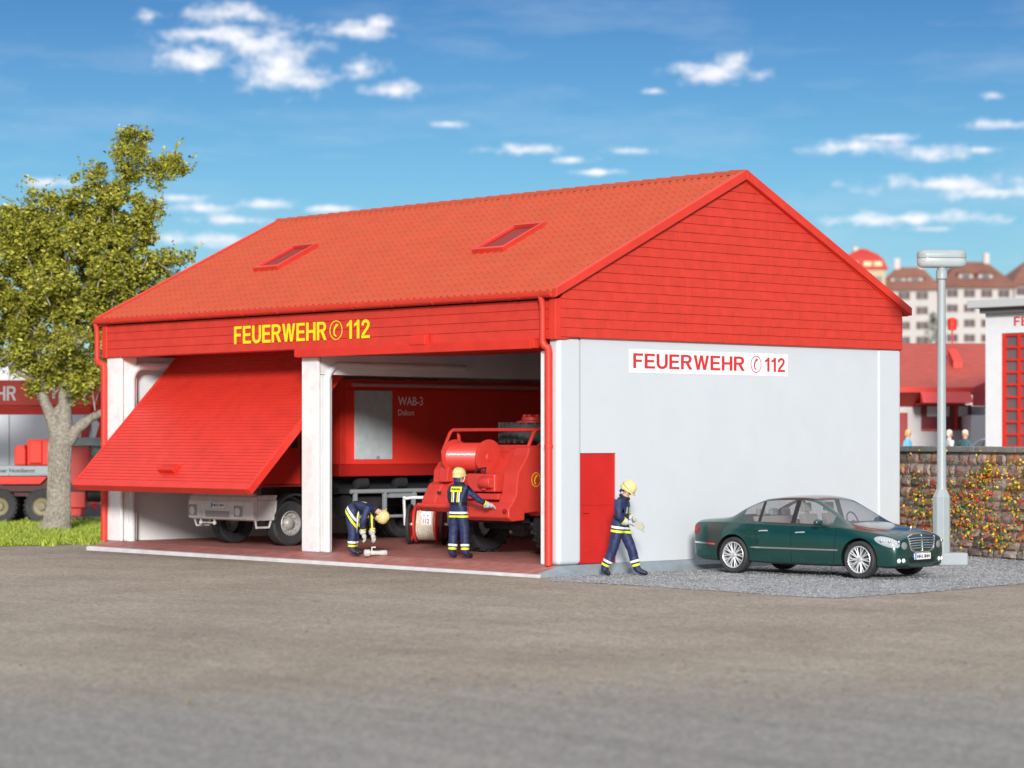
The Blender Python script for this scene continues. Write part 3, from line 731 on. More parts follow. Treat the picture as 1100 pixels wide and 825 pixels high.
# bed and spare tyre
b = MB(); tyre(b, (.0,1.9,2.60), .70, .44, 'z', 26, rim=.5); sp = b.build('spare_tyre', BLACK, te)
b = MB(); b.lathe([(.34,2.6),(.34,2.84),(.22,2.87),(.22,2.93),(.12,2.97),(.002,2.98)], 20, 'z', (.0,1.9,0)); 
for i in range(6):
    a = i*math.pi/3; b.ball((.16*math.cos(a),1.9+.16*math.sin(a),2.96), .04, 6, 4)
b.build('hub_cap', REDT, sp, smooth=True)
# small fittings: latches, hooks, lamps and panel seams
for x_,z_ in ((-.9,1.30),(-.55,1.30)):
    b = MB(); b.box(x_-.05,x_+.05,.02,.06,z_,z_+.05); b.build('latch', DARK, te, bevel=.005)
for x_ in (-1.36,1.36):
    b = MB(); b.lathe([(.05,-.13),(.055,-.155),(.03,-.17),(.002,-.172)], 14, 'y', (x_,0,.98), cap=False); b.build('tail_lamp', TAILR_, te, smooth=True)
b = MB(); b.tube([(.15,-.12,.93),(.15,-.24,.90),(.15,-.26,.98),(.15,-.20,1.0)], .022, 8); b.build('tow_hook', DARK, te, smooth=True)
b = MB(); b.tube([(.66,-.06,1.76),(.60,.02,1.86),(.30,.10,1.84),(.12,.12,1.72)], .022, 8); b.build('hydraulic_hose', DARK, te, smooth=True)
for y_ in (1.05,2.9,4.3):
    b = MB(); b.box(W+.0005,W+.003,y_,y_+.012,1.45,2.26); b.build('panel_seam', DARK, te)
b = MB(); b.box(-.95,.95,1.0,1.03,2.201,2.34); b.build('deck_board', REDT, te)
# cab further in
b = MB(); b.prism([(4.6,2.25),(4.7,3.0),(6.2,3.0),(6.9,2.25),(7.1,1.2),(6.9,1.0),(6.0,1.0)], -1.2, 1.2, 'x'); cbt = b.build('cab', REDT, te, bevel=.05)
b = MB(); b.box(-.9,.9,4.62,4.66,2.38,2.85); b.build('rear_window', DGLASS, cbt)
b = MB(); b.box(-.5,-.38,.3,6.8,.72,.95); b.box(.38,.5,.3,6.8,.72,.95); b.tube([(-1.1,1.6,.62),(1.1,1.6,.62)], .11, 10); b.ball((0,1.6,.62),.26); b.tube([(-1.1,5.4,.62),(1.1,5.4,.62)],.11,10)
b.box(-.9,.9,.5,1.0,.7,.95); b.box(.5,.9,2.6,3.8,.5,.95); b.build('chassis', DARK, te)
for y in (1.6,5.4):
    for s in (-1,1): truck_wheel(te, (s*1.18,y,.63), .61, .46, s, lugs=22)
phone_mark(YELLOW, te, (W+.002,.66,1.62), (0,1,0), (0,0,1), .26, .30)

# ------------------------------------------------------------------ HOSE CART
hc = empty('hose_cart', (-8.95,4.35,0), R(38), 'wheeled hose reel cart with red discs and cream hose beside the tender', 'hose cart')
b = MB(); b.lathe([(.14,-.20),(.36,-.20),(.38,-.12),(.36,-.04),(.38,.04),(.36,.12),(.37,.2),(.14,.2)], 26, 'x', (0,0,.5))
for i in range(9):
    x = -.18+.045*i; b.tube([(x+.01*math.sin(a*3+i),.385*math.cos(a),.5+.385*math.sin(a)) for a in [2*math.pi*j/22 for j in range(22)]], .022, 6, closed=True)
b.build('hose_roll', HOSE, hc, smooth=True)
for s in (-1,1):
    b = MB(); b.lathe([(.05,s*.24),(.43,s*.22),(.45,s*.24),(.45,s*.27),(.40,s*.28),(.15,s*.25),(.05,s*.3)], 28, 'x', (0,0,.5)); dsk = b.build('reel_disc', REDT, hc, smooth=True)
    b = MB(); tyre(b, (s*.40,0,.47), .47, .09, 'x', rim=.82); b.build('wheel', BLACK, hc, smooth=True)
    b = MB(); b.lathe([(.39,s*.37),(.36,s*.42),(.1,s*.38),(.002,s*.43)], 24, 'x', (0,0,.47), cap=False); b.build('wheel_disc', REDT, hc, smooth=True)
b = MB()
for s in (-1,1): b.tube([(s*.52,-.05,.45),(s*.52,-.18,1.05),(s*.50,-.25,1.10)], .035)
b.tube([(-.52,-.2,1.07),(-.30,-.24,1.10),(.30,-.24,1.10),(.52,-.2,1.07)], .035); b.tube([(-.52,0,.47),(.52,0,.47)], .03)
b.build('frame', SIGNW, hc, smooth=True)
# ------------------------------------------------------------------ SEDAN
GREEN = mat('car_green', (.002,.040,.034), .25, coat=1., var=.05, vscale=2)
LIGHTG = mat('headlight_glass', (.38,.41,.43), .08, spec=.9, var=.15, vscale=30)
TAILR = mat('tail_red', (.22,.012,.012), .15, coat=.5)
BLK = mat('black_trim', (.012,.013,.014), .35)
DASH = mat('dashboard', (.10,.09,.09), .7)
def make_car(loc, rz, paint, label, cat='car'):
    root = empty('parked_car', loc, rz, label, cat)
    # x, halfwidth, zbottom, belt z, rail y, rail z, centre z
    S = [(0.00,.74,.40,.80,.62,.84,.86),(0.04,.84,.27,.90,.66,.945,.965),(0.14,.885,.22,.935,.68,.985,1.01),(.45,.915,.20,.945,.68,1.00,1.03),(.80,.925,.20,.95,.67,1.02,1.05),
         (.98,.925,.20,.95,.655,1.06,1.085),(1.14,.925,.20,.95,.64,1.15,1.17),(1.30,.925,.20,.948,.625,1.23,1.25),(1.50,.925,.20,.945,.605,1.31,1.335),(1.68,.925,.19,.94,.585,1.37,1.40),(1.74,.925,.19,.94,.582,1.385,1.415),
         (2.05,.925,.18,.935,.575,1.415,1.46),(2.44,.925,.18,.93,.572,1.42,1.475),(2.54,.925,.18,.93,.572,1.42,1.474),(2.80,.925,.18,.928,.575,1.40,1.455),
         (2.94,.925,.18,.926,.585,1.355,1.40),(3.15,.925,.18,.922,.615,1.245,1.285),(3.38,.925,.18,.918,.655,1.12,1.155),(3.55,.925,.19,.915,.69,1.02,1.05),(3.68,.925,.19,.905,.70,.965,.995),
         (3.80,.925,.19,.89,.69,.935,.975),(4.15,.92,.19,.85,.655,.885,.935),(4.45,.90,.18,.81,.61,.86,.915),(4.66,.875,.18,.765,.57,.82,.88),(4.79,.82,.19,.72,.53,.78,.84),(4.86,.72,.22,.65,.46,.71,.75)]
    S = [((1.13-(1.13-q[0])*.9 if q[0] < 1.13 else (4.0+(q[0]-4.0)*.93 if q[0] > 4 else q[0])),)+q[1:] for q in S]
    nr = 12; verts = []
    for (x,w,zb,bz,ry,rz_,cz) in S:
        k = w/.925; top = bz
        by = w*.945 if x < 3.7 else w*(.945-.03*(x-3.7))
        glass = .95 < x < 3.6
        h = rz_-bz
        wy = by-.03 if glass else by+(ry-by)*.35; wz = bz+.025 if glass else bz+h*.45
        ty = ry+.045 if glass else ry+(by-ry)*.3; tz = rz_-.03*min(1,h/.4) if glass else bz+h*.85
        rows = [(0,zb),(w*.78,zb),(w*.955,zb+.05),(w*.99,zb+.20),(w,.55 if x>.05 and x<4.7 else (zb+bz)/2+.02),(w*.985,max(bz-.14,zb+.25)),(by,bz),(wy,wz),(ty,tz),(ry,rz_),(ry*.93,rz_+(cz-rz_)*.25),(ry*.55,rz_+(cz-rz_)*.78),(0,cz)]
        verts.append([(x,y,z) for y,z in rows])
    nr = len(verts[0]); ns = len(S)
    vs = []; idx = {}
    for i in range(ns):
        for j in range(nr):
            idx[(i,j,1)] = len(vs); vs.append(verts[i][j])
            if verts[i][j][1] == 0: idx[(i,j,-1)] = idx[(i,j,1)]
            else: idx[(i,j,-1)] = len(vs); vs.append((verts[i][j][0],-verts[i][j][1],verts[i][j][2]))
    fs2 = []; mi = []
    X = [s[0] for s in S]
    for s in (1,-1):
        for i in range(ns-1):
            xm = (X[i]+X[i+1])/2
            for j in range(nr-1):
                m = 0
                if j == 7 and (1.30 < xm < 1.68 or 1.74 < xm < 2.44 or 2.54 < xm < 3.38): m = 1      # side glass
                if j >= 10 and (1.0 < xm < 1.62): m = 1    # backlight
                if j >= 10 and (2.94 < xm < 3.66): m = 1    # windscreen
                if j == 7 and (1.68 < xm < 1.74 or 2.44 < xm < 2.54): m = 2
                if j <= 1: m = 2
                f = (idx[(i,j,s)],idx[(i+1,j,s)],idx[(i+1,j+1,s)],idx[(i,j+1,s)])
                f = f if s == -1 else f[::-1]
                fs2.append(f); mi.append(m)
    for i,flip in ((0,False),(ns-1,True)):
        for j in range(1,nr-2):
            f = (idx[(i,j,1)],idx[(i,j+1,1)],idx[(i,j+1,-1)],idx[(i,j,-1)])
            fs2.append(f[::-1] if flip else f); mi.append(0)
        f = (idx[(i,0,1)],idx[(i,1,1)],idx[(i,1,-1)]); fs2.append(f); mi.append(0)
        f = (idx[(i,nr-2,1)],idx[(i,nr-1,1)],idx[(i,nr-2,-1)]); fs2.append(f); mi.append(0)
    me = bpy.data.meshes.new('car_shell'); me.from_pydata(vs, [], fs2)
    for m in (paint, GLASS, BLK): me.materials.append(m)
    me.polygons.foreach_set('material_index', mi)
    bm = bmesh.new(); bm.from_mesh(me); bmesh.ops.recalc_face_normals(bm, faces=bm.faces)
    cl = bm.edges.layers.float.get('crease_edge') or bm.edges.layers.float.new('crease_edge')
    rowof = {}
    for (i,j,s),v in idx.items(): rowof[v] = (i,j)
    bm.verts.ensure_lookup_table()
    for e in bm.edges:
        a, b_ = rowof[e.verts[0].index], rowof[e.verts[1].index]
        if a[1] == b_[1] == 6: e[cl] = .55
        if a[1] == b_[1] and a[1] in (2,): e[cl] = .5
        if a[1] == b_[1] == 5: e[cl] = .25
        if a[1] == b_[1] and a[1] in (7,8) and 1.2 < X[min(a[0],b_[0])] < 3.4: e[cl] = .6
        if a[1] == b_[1] and a[1] in (9,10) and 0.9 < X[min(a[0],b_[0])] < 3.6: e[cl] = .35
        if a[0] == b_[0] and a[1] >= 9 and (abs(X[a[0]]-3.68) < .01 or abs(X[a[0]]-.995) < .01): e[cl] = .7
        if a[0] == b_[0] and a[1] in (7,8) and X[a[0]] in (1.68,1.74,2.44,2.54): e[cl] = .9
    bm.to_mesh(me); bm.free()
    sh = bpy.data.objects.new('shell', me); col.objects.link(sh)
    ss = sh.modifiers.new('s','SUBSURF'); ss.levels = 3; ss.render_levels = 3
    m3 = baked(sh); bpy.data.objects.remove(sh)
    # wheel arches by boolean
    sh = bpy.data.objects.new('shell', m3); col.objects.link(sh)
    WX = (1.13, 4.0); WR = .338
    cb_ = MB()
    for x in WX:
        for s in (-1,1):
            cb_.lathe([(.385,s*.55),(.385,s*1.2)], 40, 'y', (x,0,.345))
    cut = cb_.build('cutter', BLK)
    bo = sh.modifiers.new('b','BOOLEAN'); bo.object = cut; bo.operation = 'DIFFERENCE'; bo.solver = 'EXACT'
    try: bo.material_mode = 'TRANSFER'
    except Exception: pass
    m4 = baked(sh); bpy.data.objects.remove(sh); bpy.data.objects.remove(cut)
    gi = [i for i,m in enumerate(m4.materials) if m == GLASS]
    def split(keep, name, parent):
        b2 = bmesh.new(); b2.from_mesh(m4)
        bmesh.ops.delete(b2, geom=[f for f in b2.faces if ((f.material_index in gi) != keep)], context='FACES')
        mm = bpy.data.meshes.new(name); b2.to_mesh(mm); b2.free()
        for m in m4.materials: mm.materials.append(m)
        o = bpy.data.objects.new(name, mm); col.objects.link(o); o.parent = parent
        mm.polygons.foreach_set('use_smooth',[True]*len(mm.polygons)); mm.set_sharp_from_angle(angle=R(35))
        return o
    body = split(False, 'body', root); gl = split(True, 'windows', root)
    b2 = bmesh.new(); b2.from_mesh(m4); bvh = BVHTree.FromBMesh(b2); b2.free()
    def side(x, z, s=1, off=.003):
        h = bvh.ray_cast(Vector((x, s*3, z)), Vector((0,-s,0)))
        return (h[0]+h[1]*off, h[1]) if h[0] else (Vector((x,s*.9,z)), Vector((0,s,0)))
    def frontp(y, z, off=.003):
        h = bvh.ray_cast(Vector((8, y, z)), Vector((-1,0,0)))
        return (h[0]+h[1]*off, h[1]) if h[0] else (Vector((4.85,y,z)), Vector((1,0,0)))
    def ribbon(b, pts, wid, s, thick=.006, proj=side):
        # pts (x,z) followed on the body side
        out = []
        for (x,z) in pts:
            p0,_ = proj(x,z-wid/2,s,0); p1,_ = proj(x,z+wid/2,s,0); p2,_ = proj(x,z+wid/2,s,thick); p3,_ = proj(x,z-wid/2,s,thick); out.append((p0,p1,p2,p3))
        vs_ = [p for q in out for p in q]; fs_ = []
        for i in range(len(out)-1):
            for k in range(4): fs_.append((i*4+k,i*4+(k+1)%4,(i+1)*4+(k+1)%4,(i+1)*4+k))
        fs_ += [(0,1,2,3),tuple((len(out)-1)*4+k for k in (3,2,1,0))]
        b.add(vs_, fs_)
    def lin(x0,z0,x1,z1,n=14): return [(x0+(x1-x0)*i/n, z0+(z1-z0)*i/n) for i in range(n+1)]
    for s in (1,-1):
        b = MB(); ribbon(b, lin(1.56,.50,3.55,.50,24), .028, s, .012); ribbon(b, lin(.20,.56,.72,.535,8), .028, s, .012)
        b.build('chrome_strip', CHROME, root)
        b = MB()
        for seg in (lin(2.49,.25,2.49,.91),lin(3.44,.25,3.50,.88),lin(1.60,.40,1.72,.58,6)+lin(1.72,.58,1.60,.92,6)): 
            out = []
            for (x,z) in seg:
                p,n_ = side(x,z,s,.0015); out.append((p, n_))
            vs_ = []; 
            for p,n_ in out: vs_ += [p+Vector((-.006,0,0)), p+Vector((.006,0,0))]
            b.add(vs_, [(2*i,2*i+1,2*i+3,2*i+2) for i in range(len(out)-1)])
        b.build('door_gap', BLK, root)
        b = MB()
        for (x,z) in ((1.86,.80),(2.70,.79)):
            h = []
            for k in range(7):
                xx = x+.20*(k/6-.5); p,_ = side(xx, z+.01*(k/6), s, .012+.02*math.sin(math.pi*k/6)); h.append(p)
            b.tube(h, .016, 8)
        b.build('door_handle', CHROME, root, smooth=True)
        b = MB(); b.ball((3.18,s*1.03,.99), (.075,.11,.065), 14, 8); b.tube([(3.24,s*.88,.93),(3.20,s*.97,.95)], .03, 8); b.build('side_mirror', paint, root, smooth=True)
        # window surround and pillar lines
        # headlight pair
        def patch(cy, cz, ry_, rz2, mm, nm, fn, off=.008, tilt=0., n=20, shape=None):
            b = MB(); vs_ = []; c,_ = fn(cy, cz, off*2.2); vs_.append(c)
            for rr, of in ((.6,off*1.9),(1.,off*.2)):
                for k in range(n):
                    a = 2*math.pi*k/n; ex, ez = math.cos(a)*ry_*rr, math.sin(a)*rz2*rr
                    if shape: ex, ez = shape(ex, ez)
                    yy = cy+ex*math.cos(tilt)-ez*math.sin(tilt); zz = cz+ex*math.sin(tilt)+ez*math.cos(tilt)
                    p,_ = fn(yy, zz, of); vs_.append(p)
            fs_ = [(0,1+k,1+(k+1)%n) for k in range(n)]+[(1+k,1+n+k,1+n+(k+1)%n,1+(k+1)%n) for k in range(n)]
            b.add(vs_, fs_); return b.build(nm, mm, root, smooth=True)
        # project diagonally for wrap-around lamps
        def diag(y, z, off, s=s):
            dv = Vector((-1,-s*.75,0)).normalized(); side_ax = Vector((-.6*s,1*1,0)).normalized()
            o_ = Vector((4.67, s*.74, z)) + Vector((-.6, s*.8,0)).normalized()*y - dv*2
            h = bvh.ray_cast(o_, dv); 
            return (h[0]+h[1]*off, h[1]) if h[0] else (Vector((4.7,s*.7,z)), dv)
        hl = patch(.12, .665, .21, .085, LIGHTG, 'headlight', diag, .010, tilt=.30)
        b = MB()
        for q in (-.05,.10,.22):
            p,n_ = diag(q,.665+.3*q*.3,.012); b.ball(tuple(p),(.034,.034,.034),10,6)
        b.build('lens', CHROME, hl, smooth=True)
        patch(-.19, .600, .075, .065, mat('headlight_dark',(.22,.24,.25),.1,spec=.9), 'headlight', diag, .008, tilt=.25)
        for q in (-.17,-.06): patch(q, .335, .042, .042, mat('fog_lamp',(.85,.85,.80),.1,spec=.8), 'fog_lamp', diag, .012)
        def rdiag(y, z, off, s=s):
            dv = Vector((1,-s*1.,0)).normalized(); o_ = Vector((.20, s*.80, z)) + Vector((.7,s*.7,0)).normalized()*y - dv*2
            h = bvh.ray_cast(o_, dv); return (h[0]+h[1]*off, h[1]) if h[0] else (Vector((.1,s*.8,z)), dv)
        patch(.0, .80, .13, .115, TAILR, 'tail_light', rdiag, .008)
    # grille
    b = MB()
    def gx(y): return frontp(y, .60, 0)[0].x
    gxc = max(gx(0), gx(.2))+.012
    xn = max(frontp(0,z_,0)[0].x for z_ in (.5,.55,.6,.65,.7))
    def tp(y, z): return (max(frontp(y,z,0)[0].x, xn-.05-.22*abs(y)**2)+.010, y, z)
    def bar(b, pts, r_): b.tube([tp(*q) for q in pts], r_, 6)
    fr = [(-.46,.755),(-.32,.785),(0,.80),(.32,.785),(.46,.755),(.38,.53),(.26,.49),(0,.48),(-.26,.49),(-.38,.53)]
    gp_ = MB(); gp_.add([tuple(Vector(tp(*q))-Vector((.012,0,0))) for q in fr]+[tuple(Vector(tp(*q))-Vector((.13,0,0))) for q in fr], [tuple(range(10))]+[(i,(i+1)%10,(i+1)%10+10,i+10) for i in range(10)])
    g = gp_.build('grille', mat('grille_dark',(.10,.10,.10),.4), root)
    b = MB(); b.tube([tp(*q) for q in fr], .020, 6, closed=True)
    for z in (.545,.59,.635,.68,.725):
        w_ = .385+(z-.54)*.28; bar(b, [(-w_,z),(-w_/2,z+.008),(0,z+.01),(w_/2,z+.008),(w_,z)], .011)
    bar(b, [(0,.49),(0,.79)], .016); b.build('grille_bar', CHROME, g)
    # lower intake, plate
    b = MB(); vs_ = []; n = 12
    for k in range(n+1):
        y = -.42+.84*k/n; vs_ += [frontp(y,.29,.006)[0], frontp(y,.385,.006)[0]]
    b.add(vs_, [(2*i,2*i+1,2*i+3,2*i+2) for i in range(n)]); b.build('air_intake', BLK, root)
    px = max(frontp(0,.40)[0].x, frontp(.2,.40)[0].x, frontp(.2,.34)[0].x)+.014
    pt = MB().box(px-.02,px,-.27,.27,.345,.455).build('number_plate', SIGNW, root)
    MB().box(px+.0005,px+.003,-.27,-.225,.346,.454).build('plate_band', BLUE, pt)
    text('lettering', 'HH·L 0HH', DARK, pt, (px+.001,-.20,.368), (0,1,0), (0,0,1), .43, .064, bold=.02)
    # bonnet star and wipers
    b = MB(); b.tube([(4.58,.045*math.cos(a),.905+.045*math.sin(a)) for a in [2*math.pi*k/16 for k in range(16)]], .006, 5, closed=True)
    for a in (90,210,330): b.tube([(4.58,0,.905),(4.58,.045*math.cos(R(a)),.905+.045*math.sin(R(a)))], .006, 5)
    b.tube([(4.58,0,.86),(4.58,0,.80)], .008, 5); b.build('bonnet_ornament', mat('ornament_metal',(.75,.5,.38),.3,.8), root)
    # interior
    b = MB(); b.box(1.0,3.9,-.80,.80,.30,.36); b.prism([(3.2,.5),(3.72,.5),(3.65,.93),(3.3,.99),(3.1,.93)], -.78,.78,'y'); b.build('cabin_floor', DASH, root)
    b = MB(); c = (3.02,.38,.98); b.tube([(c[0]-.06*math.sin(a),c[1]+.18*math.cos(a),c[2]+.17*math.sin(a)) for a in [2*math.pi*k/20 for k in range(20)]], .014, 6, closed=True); b.tube([(3.02,.38,.98),(3.2,.38,.9)],.03,6); b.build('steering_wheel', DASH, root)
    for (x,y) in ((2.62,.38),(2.62,-.38)):
        b = MB(); b.box(x-.05,x+.50,y-.24,y+.24,.40,.58); b.prism([(x-.05,.55),(x+.12,.55),(x-.05,1.12),(x-.17,1.12)], y-.23,y+.23,'y'); b.prism([(x-.20,1.17),(x-.10,1.17),(x-.12,1.33),(x-.20,1.33)], y-.13,y+.13,'y'); b.box(x-.16,x-.13,y-.05,y+.05,1.1,1.2)
        b.build('seat', SEAT, root, bevel=.05, seg=3)
    b = MB(); b.box(1.55,2.1,-.62,.62,.40,.58); b.prism([(1.6,.55),(1.75,.55),(1.52,1.06),(1.40,1.06)], -.66,.66,'y')
    for y in (-.42,0,.42): b.prism([(1.40,1.07),(1.50,1.07),(1.48,1.20),(1.40,1.20)], y-.12,y+.12,'y')
    b.build('seat', SEAT, root, bevel=.05, seg=3)
    # wheels
    for x in WX:
        for s in (-1,1):
            c = (x, s*.80, WR+.002)
            b = MB(); tyre(b, c, WR, .225, 'y', rim=.70); wh = b.build('wheel', BLACK, root, smooth=True)
            b = MB(); f = s*.105
            b.lathe([(.238,-f*.8),(.222,-f*.6),(.215,f*.4),(.226,f*.9),(.238,f*1.0),(.246,f*.95)], 36, 'y', c, cap=False)
            b.lathe([(.06,f*.2),(.06,f*.80),(.045,f*.92),(.002,f*.93)], 18, 'y', c, cap=False)
            for k in range(10):
                for da in (-.085,.085):
                    a = 2*math.pi*k/10+da; a1 = 2*math.pi*k/10+da*1.5
                    p = [(c[0]+q*math.cos(t_),c[1]+f*d_,c[2]+q*math.sin(t_)) for q,t_,d_ in ((.05,a,.75),(.14,a,.8),(.225,a1,.88))]
                    b.tube(p, [.015,.012,.011], 6)
            b.build('rim', RIM, wh, smooth=True)
            b = MB(); b.lathe([(.235,f*.1),(.002,f*.1)], 24, 'y', c, cap=False); b.build('brake_disc', mat('brake_dark',(.06,.06,.06),.5), wh)
    b = MB(); b.box(.6,4.3,-.70,.70,.22,.30)
    for x in WX: b.box(x-.1,x+.1,-.78,.78,.28,.40)
    b.build('underbody', BLK, root)
    return root
car = make_car((.512, 3.891, GZ+.012), R(6), GREEN, 'dark green saloon car parked nose out beside the white gable wall')

car.scale = (1.03,1.03,1.06)
# ------------------------------------------------------------------ PEOPLE
def make_person(loc, rz, label, J, fire=True, top=None, legs=None, group=None, hair=None, look=0., nod=0., text_back=False):
    """J: joint positions, local frame x forward, y left, z up."""
    root = empty('person', loc, rz, label, 'person', group)
    V = []; Rd = []; E_ = []; names = {}
    def jv(n, p, r, par=None, ry=None):
        names[n] = len(V); V.append(Vector(p)); Rd.append((r, ry or r))
        if par: E_.append((names[par], names[n]))
    k = 1.0 if fire else .86
    jv('pelvis', J['pelvis'], .150*k); jv('waist', J['waist'], .145*k, 'pelvis'); jv('chest', J['chest'], .172*k, 'waist'); jv('neckb', J['neckb'], .10*k, 'chest')
    hd = Vector(J['head']); nb = Vector(J['neckb']); up = (hd-nb).normalized()
    jv('neck', nb.lerp(hd,.45), .058, 'neckb')
    jv('jaw', hd-up*.045, .072, 'neck'); jv('skull', hd+up*.045, .092, 'jaw'); jv('crown', hd+up*.10, .062, 'skull')
    for s in 'lr':
        jv('sh'+s, J['sh'+s], .082*k, 'chest'); jv('el'+s, J['el'+s], .070*k, 'sh'+s); jv('wr'+s, J['wr'+s], .054*k, 'el'+s)
        hp = Vector(J['hip'+s]); jv('hip'+s, hp, .122*k, 'pelvis'); kn = Vector(J['kn'+s]); jv('mid'+s, hp.lerp(kn,.5), .116*k, 'hip'+s)
        jv('kn'+s, kn, .098*k, 'mid'+s); an = Vector(J['an'+s]); jv('calf'+s, kn.lerp(an,.4), .100*k, 'kn'+s); jv('an'+s, an, .078*k, 'calf'+s)
        toe = Vector(J['toe'+s]); jv('ball'+s, an.lerp(toe,.6)+Vector((0,0,-.0)), .050, 'an'+s); jv('toe'+s, toe, .042, 'ball'+s)
    me = bpy.data.meshes.new('body'); me.from_pydata([tuple(v) for v in V], E_, [])
    o = bpy.data.objects.new('tmp', me); col.objects.link(o)
    o.modifiers.new('skin','SKIN'); sv = me.skin_vertices[0].data
    for i,r in enumerate(Rd): sv[i].radius = r
    for i in range(len(V)): sv[i].use_root = (i == 0)
    su = o.modifiers.new('ss','SUBSURF'); su.levels = 3
    bmsh = baked(o); bpy.data.objects.remove(o)
    segs = []
    for a,b_ in E_:
        na = [n for n in names if names[n] == a][0]; nb_ = [n for n in names if names[n] == b_][0]
        g = {'el':'uarm','wr':'farm','sh':'torso','hi':'torso','mi':'thigh','kn':'thigh','ca':'calf','an':'calf','ba':'foot','to':'foot','wa':'torso','ch':'torso','ne':'torso','ja':'head','sk':'head','cr':'head'}[nb_[:2]]
        if nb_ == 'neck': g = 'head'
        sd = nb_[-1] if g in ('uarm','farm','thigh','calf','foot') else ''
        segs.append((V[a], V[b_], g, sd))
    def near(p):
        if (p-nb).dot(up) > .035 and (p-hd).length < .30: return ('head','')
        best = 9; res = None
        for A,B,g,sd in segs:
            d = B-A; t = max(0,min(1,(p-A).dot(d)/max(d.length_squared,1e-9))); q = (p-A-d*t).length
            w = q - {'torso':.10,'thigh':.05,'calf':.04,'uarm':.03,'farm':.02,'head':.02,'foot':.0}[g]
            if w < best: best = w; res = (g,sd)
        return res
    mats = [legs or NAVY, top or NAVY, SKIN, BOOT]
    for m in mats: bmsh.materials.append(m)
    reg = {}
    for f in bmsh.polygons:
        c = f.center; g,sd = near(c); reg[f.index] = (g,sd)
        f.material_index = {'torso':1,'uarm':1,'farm':1,'head':2,'thigh':0,'calf':0,'foot':3}[g]
        if g == 'torso' and (c-V[0]).dot((V[1]-V[0]).normalized()) < -.02 and not fire: f.material_index = 0
        f.use_smooth = True
    if fire:
        for v in bmsh.vertices:   # cloth folds
            g,sd = near(v.co)
            if g not in ('head','foot'):
                v.co += v.normal*(.011*noise.noise(v.co*9+Vector((rz,0,0)))+.006*noise.noise(v.co*22))
    # face features
    bm = bmesh.new(); bm.from_mesh(bmsh)
    hm = MB(); fwd0 = Vector((1,0,0))
    fz = up; fx = (Matrix.Rotation(look,3,'Z') @ fwd0); fx = (fx-fz*fx.dot(fz)); 
    if fx.length < .3: fx = Vector((0,0,-1))
    fx.normalize()
    fy = fz.cross(fx).normalized()
    if nod: fx = (fx*math.cos(nod)-fz*math.sin(nod)).normalized(); fz = fx.cross(fy).normalized()
    bmsh.name = 'body'; bm.free()
    body = bpy.data.objects.new('body', bmsh); col.objects.link(body); body.parent = root
    HM = Matrix((( *fx,0),(*fy,0),(*fz,0),(0,0,0,1))).transposed(); HM = Matrix.Translation(hd) @ HM
    f_ = MB(); f_.M = HM; f_.ball((.088,0,-.005),(.020,.012,.024),8,6); f_.ball((.074,0,-.065),(.014,.028,.008),8,4)
    for s in (-1,1): f_.ball((0,s*.086,-.01),(.022,.012,.032),8,6)
    f_.build('face', SKIN, body, smooth=True)
    f_ = MB(); f_.M = HM
    for s in (-1,1): f_.ball((.080,s*.030,.020),(.008,.011,.007),8,4)
    f_.build('eye', mat('eye_dark',(.03,.02,.02),.2), body, smooth=True)
    # hands: palm, four unequal fingers, thumb
    hmat = GLOVE if fire else SKIN; gk = 1.15 if fire else .9
    for s in 'lr':
        sg_ = 1 if s == 'l' else -1
        wr = Vector(J['wr'+s]); el = Vector(J['el'+s]); dr_ = (Vector(J['hd'+s])-wr).normalized() if 'hd'+s in J else (wr-el).normalized()
        sidev = dr_.cross(Vector((0,0,1))); 
        if sidev.length < .2: sidev = dr_.cross(Vector((1,0,0)))
        sidev.normalize(); pn = sidev.cross(dr_).normalized()
        b = MB(); b.tube([wr-dr_*.09, wr-dr_*.02, wr+dr_*.01], [.058*gk,.062*gk,.040*gk] if fire else [.03,.03,.028], 12)
        b.tube([wr, wr+dr_*.03, wr+dr_*.07, wr+dr_*.095], [.034*gk,.042*gk,.044*gk,.036*gk], 10)
        for i,(off,ln) in enumerate(((-.032,.062),(-.011,.074),(.011,.07),(.032,.055))):
            p0 = wr+dr_*.085+sidev*off*gk; p1 = p0+dr_*ln*.5*gk-pn*.006; p2 = p1+dr_*ln*.4*gk-pn*.024; p3 = p2+dr_*ln*.15*gk-pn*.028
            b.tube([p0-dr_*.02,p0,p1,p2,p3], [.012*gk,.0125*gk,.0115*gk,.0105*gk,.007*gk], 7)
        t0 = wr+dr_*.03-sidev*.03*sg_; b.tube([t0, t0-sidev*sg_*.03+dr_*.03-pn*.01, t0-sidev*sg_*.035+dr_*.065-pn*.025], [.016*gk,.014*gk,.009*gk], 7)
        b.build('glove' if fire else 'hand', hmat, body if not fire else root, smooth=True)
    if not fire:
        if hair:
            b = MB(); b.M = HM; b.ball((-.018,0,.058),(.098,.092,.085),16,10); b.ball((-.055,0,-.0),(.055,.08,.09),14,8); b.build('hair', hair, body, smooth=True)
        return root
    # reflective bands cut from the body surface itself
    def band(regions, A, B, t, w, m, off=.007, cond=None):
        A = Vector(A); B = Vector(B); d = (B-A).normalized(); c = A.lerp(B, t)
        b2 = bmesh.new(); b2.from_mesh(bmsh)
        b2.faces.ensure_lookup_table()
        rm = [f for f in b2.faces if reg[f.index] not in regions or (cond and not cond(f.calc_center_median()))]
        bmesh.ops.delete(b2, geom=rm, context='FACES')
        for v in b2.verts: v.co += v.normal*off
        for sgn in (-1,1):
            bmesh.ops.bisect_plane(b2, geom=b2.verts[:]+b2.edges[:]+b2.faces[:], plane_co=c+d*sgn*w/2, plane_no=d*sgn, clear_outer=True)
        mm = bpy.data.meshes.new('reflective_band'); b2.to_mesh(mm); b2.free()
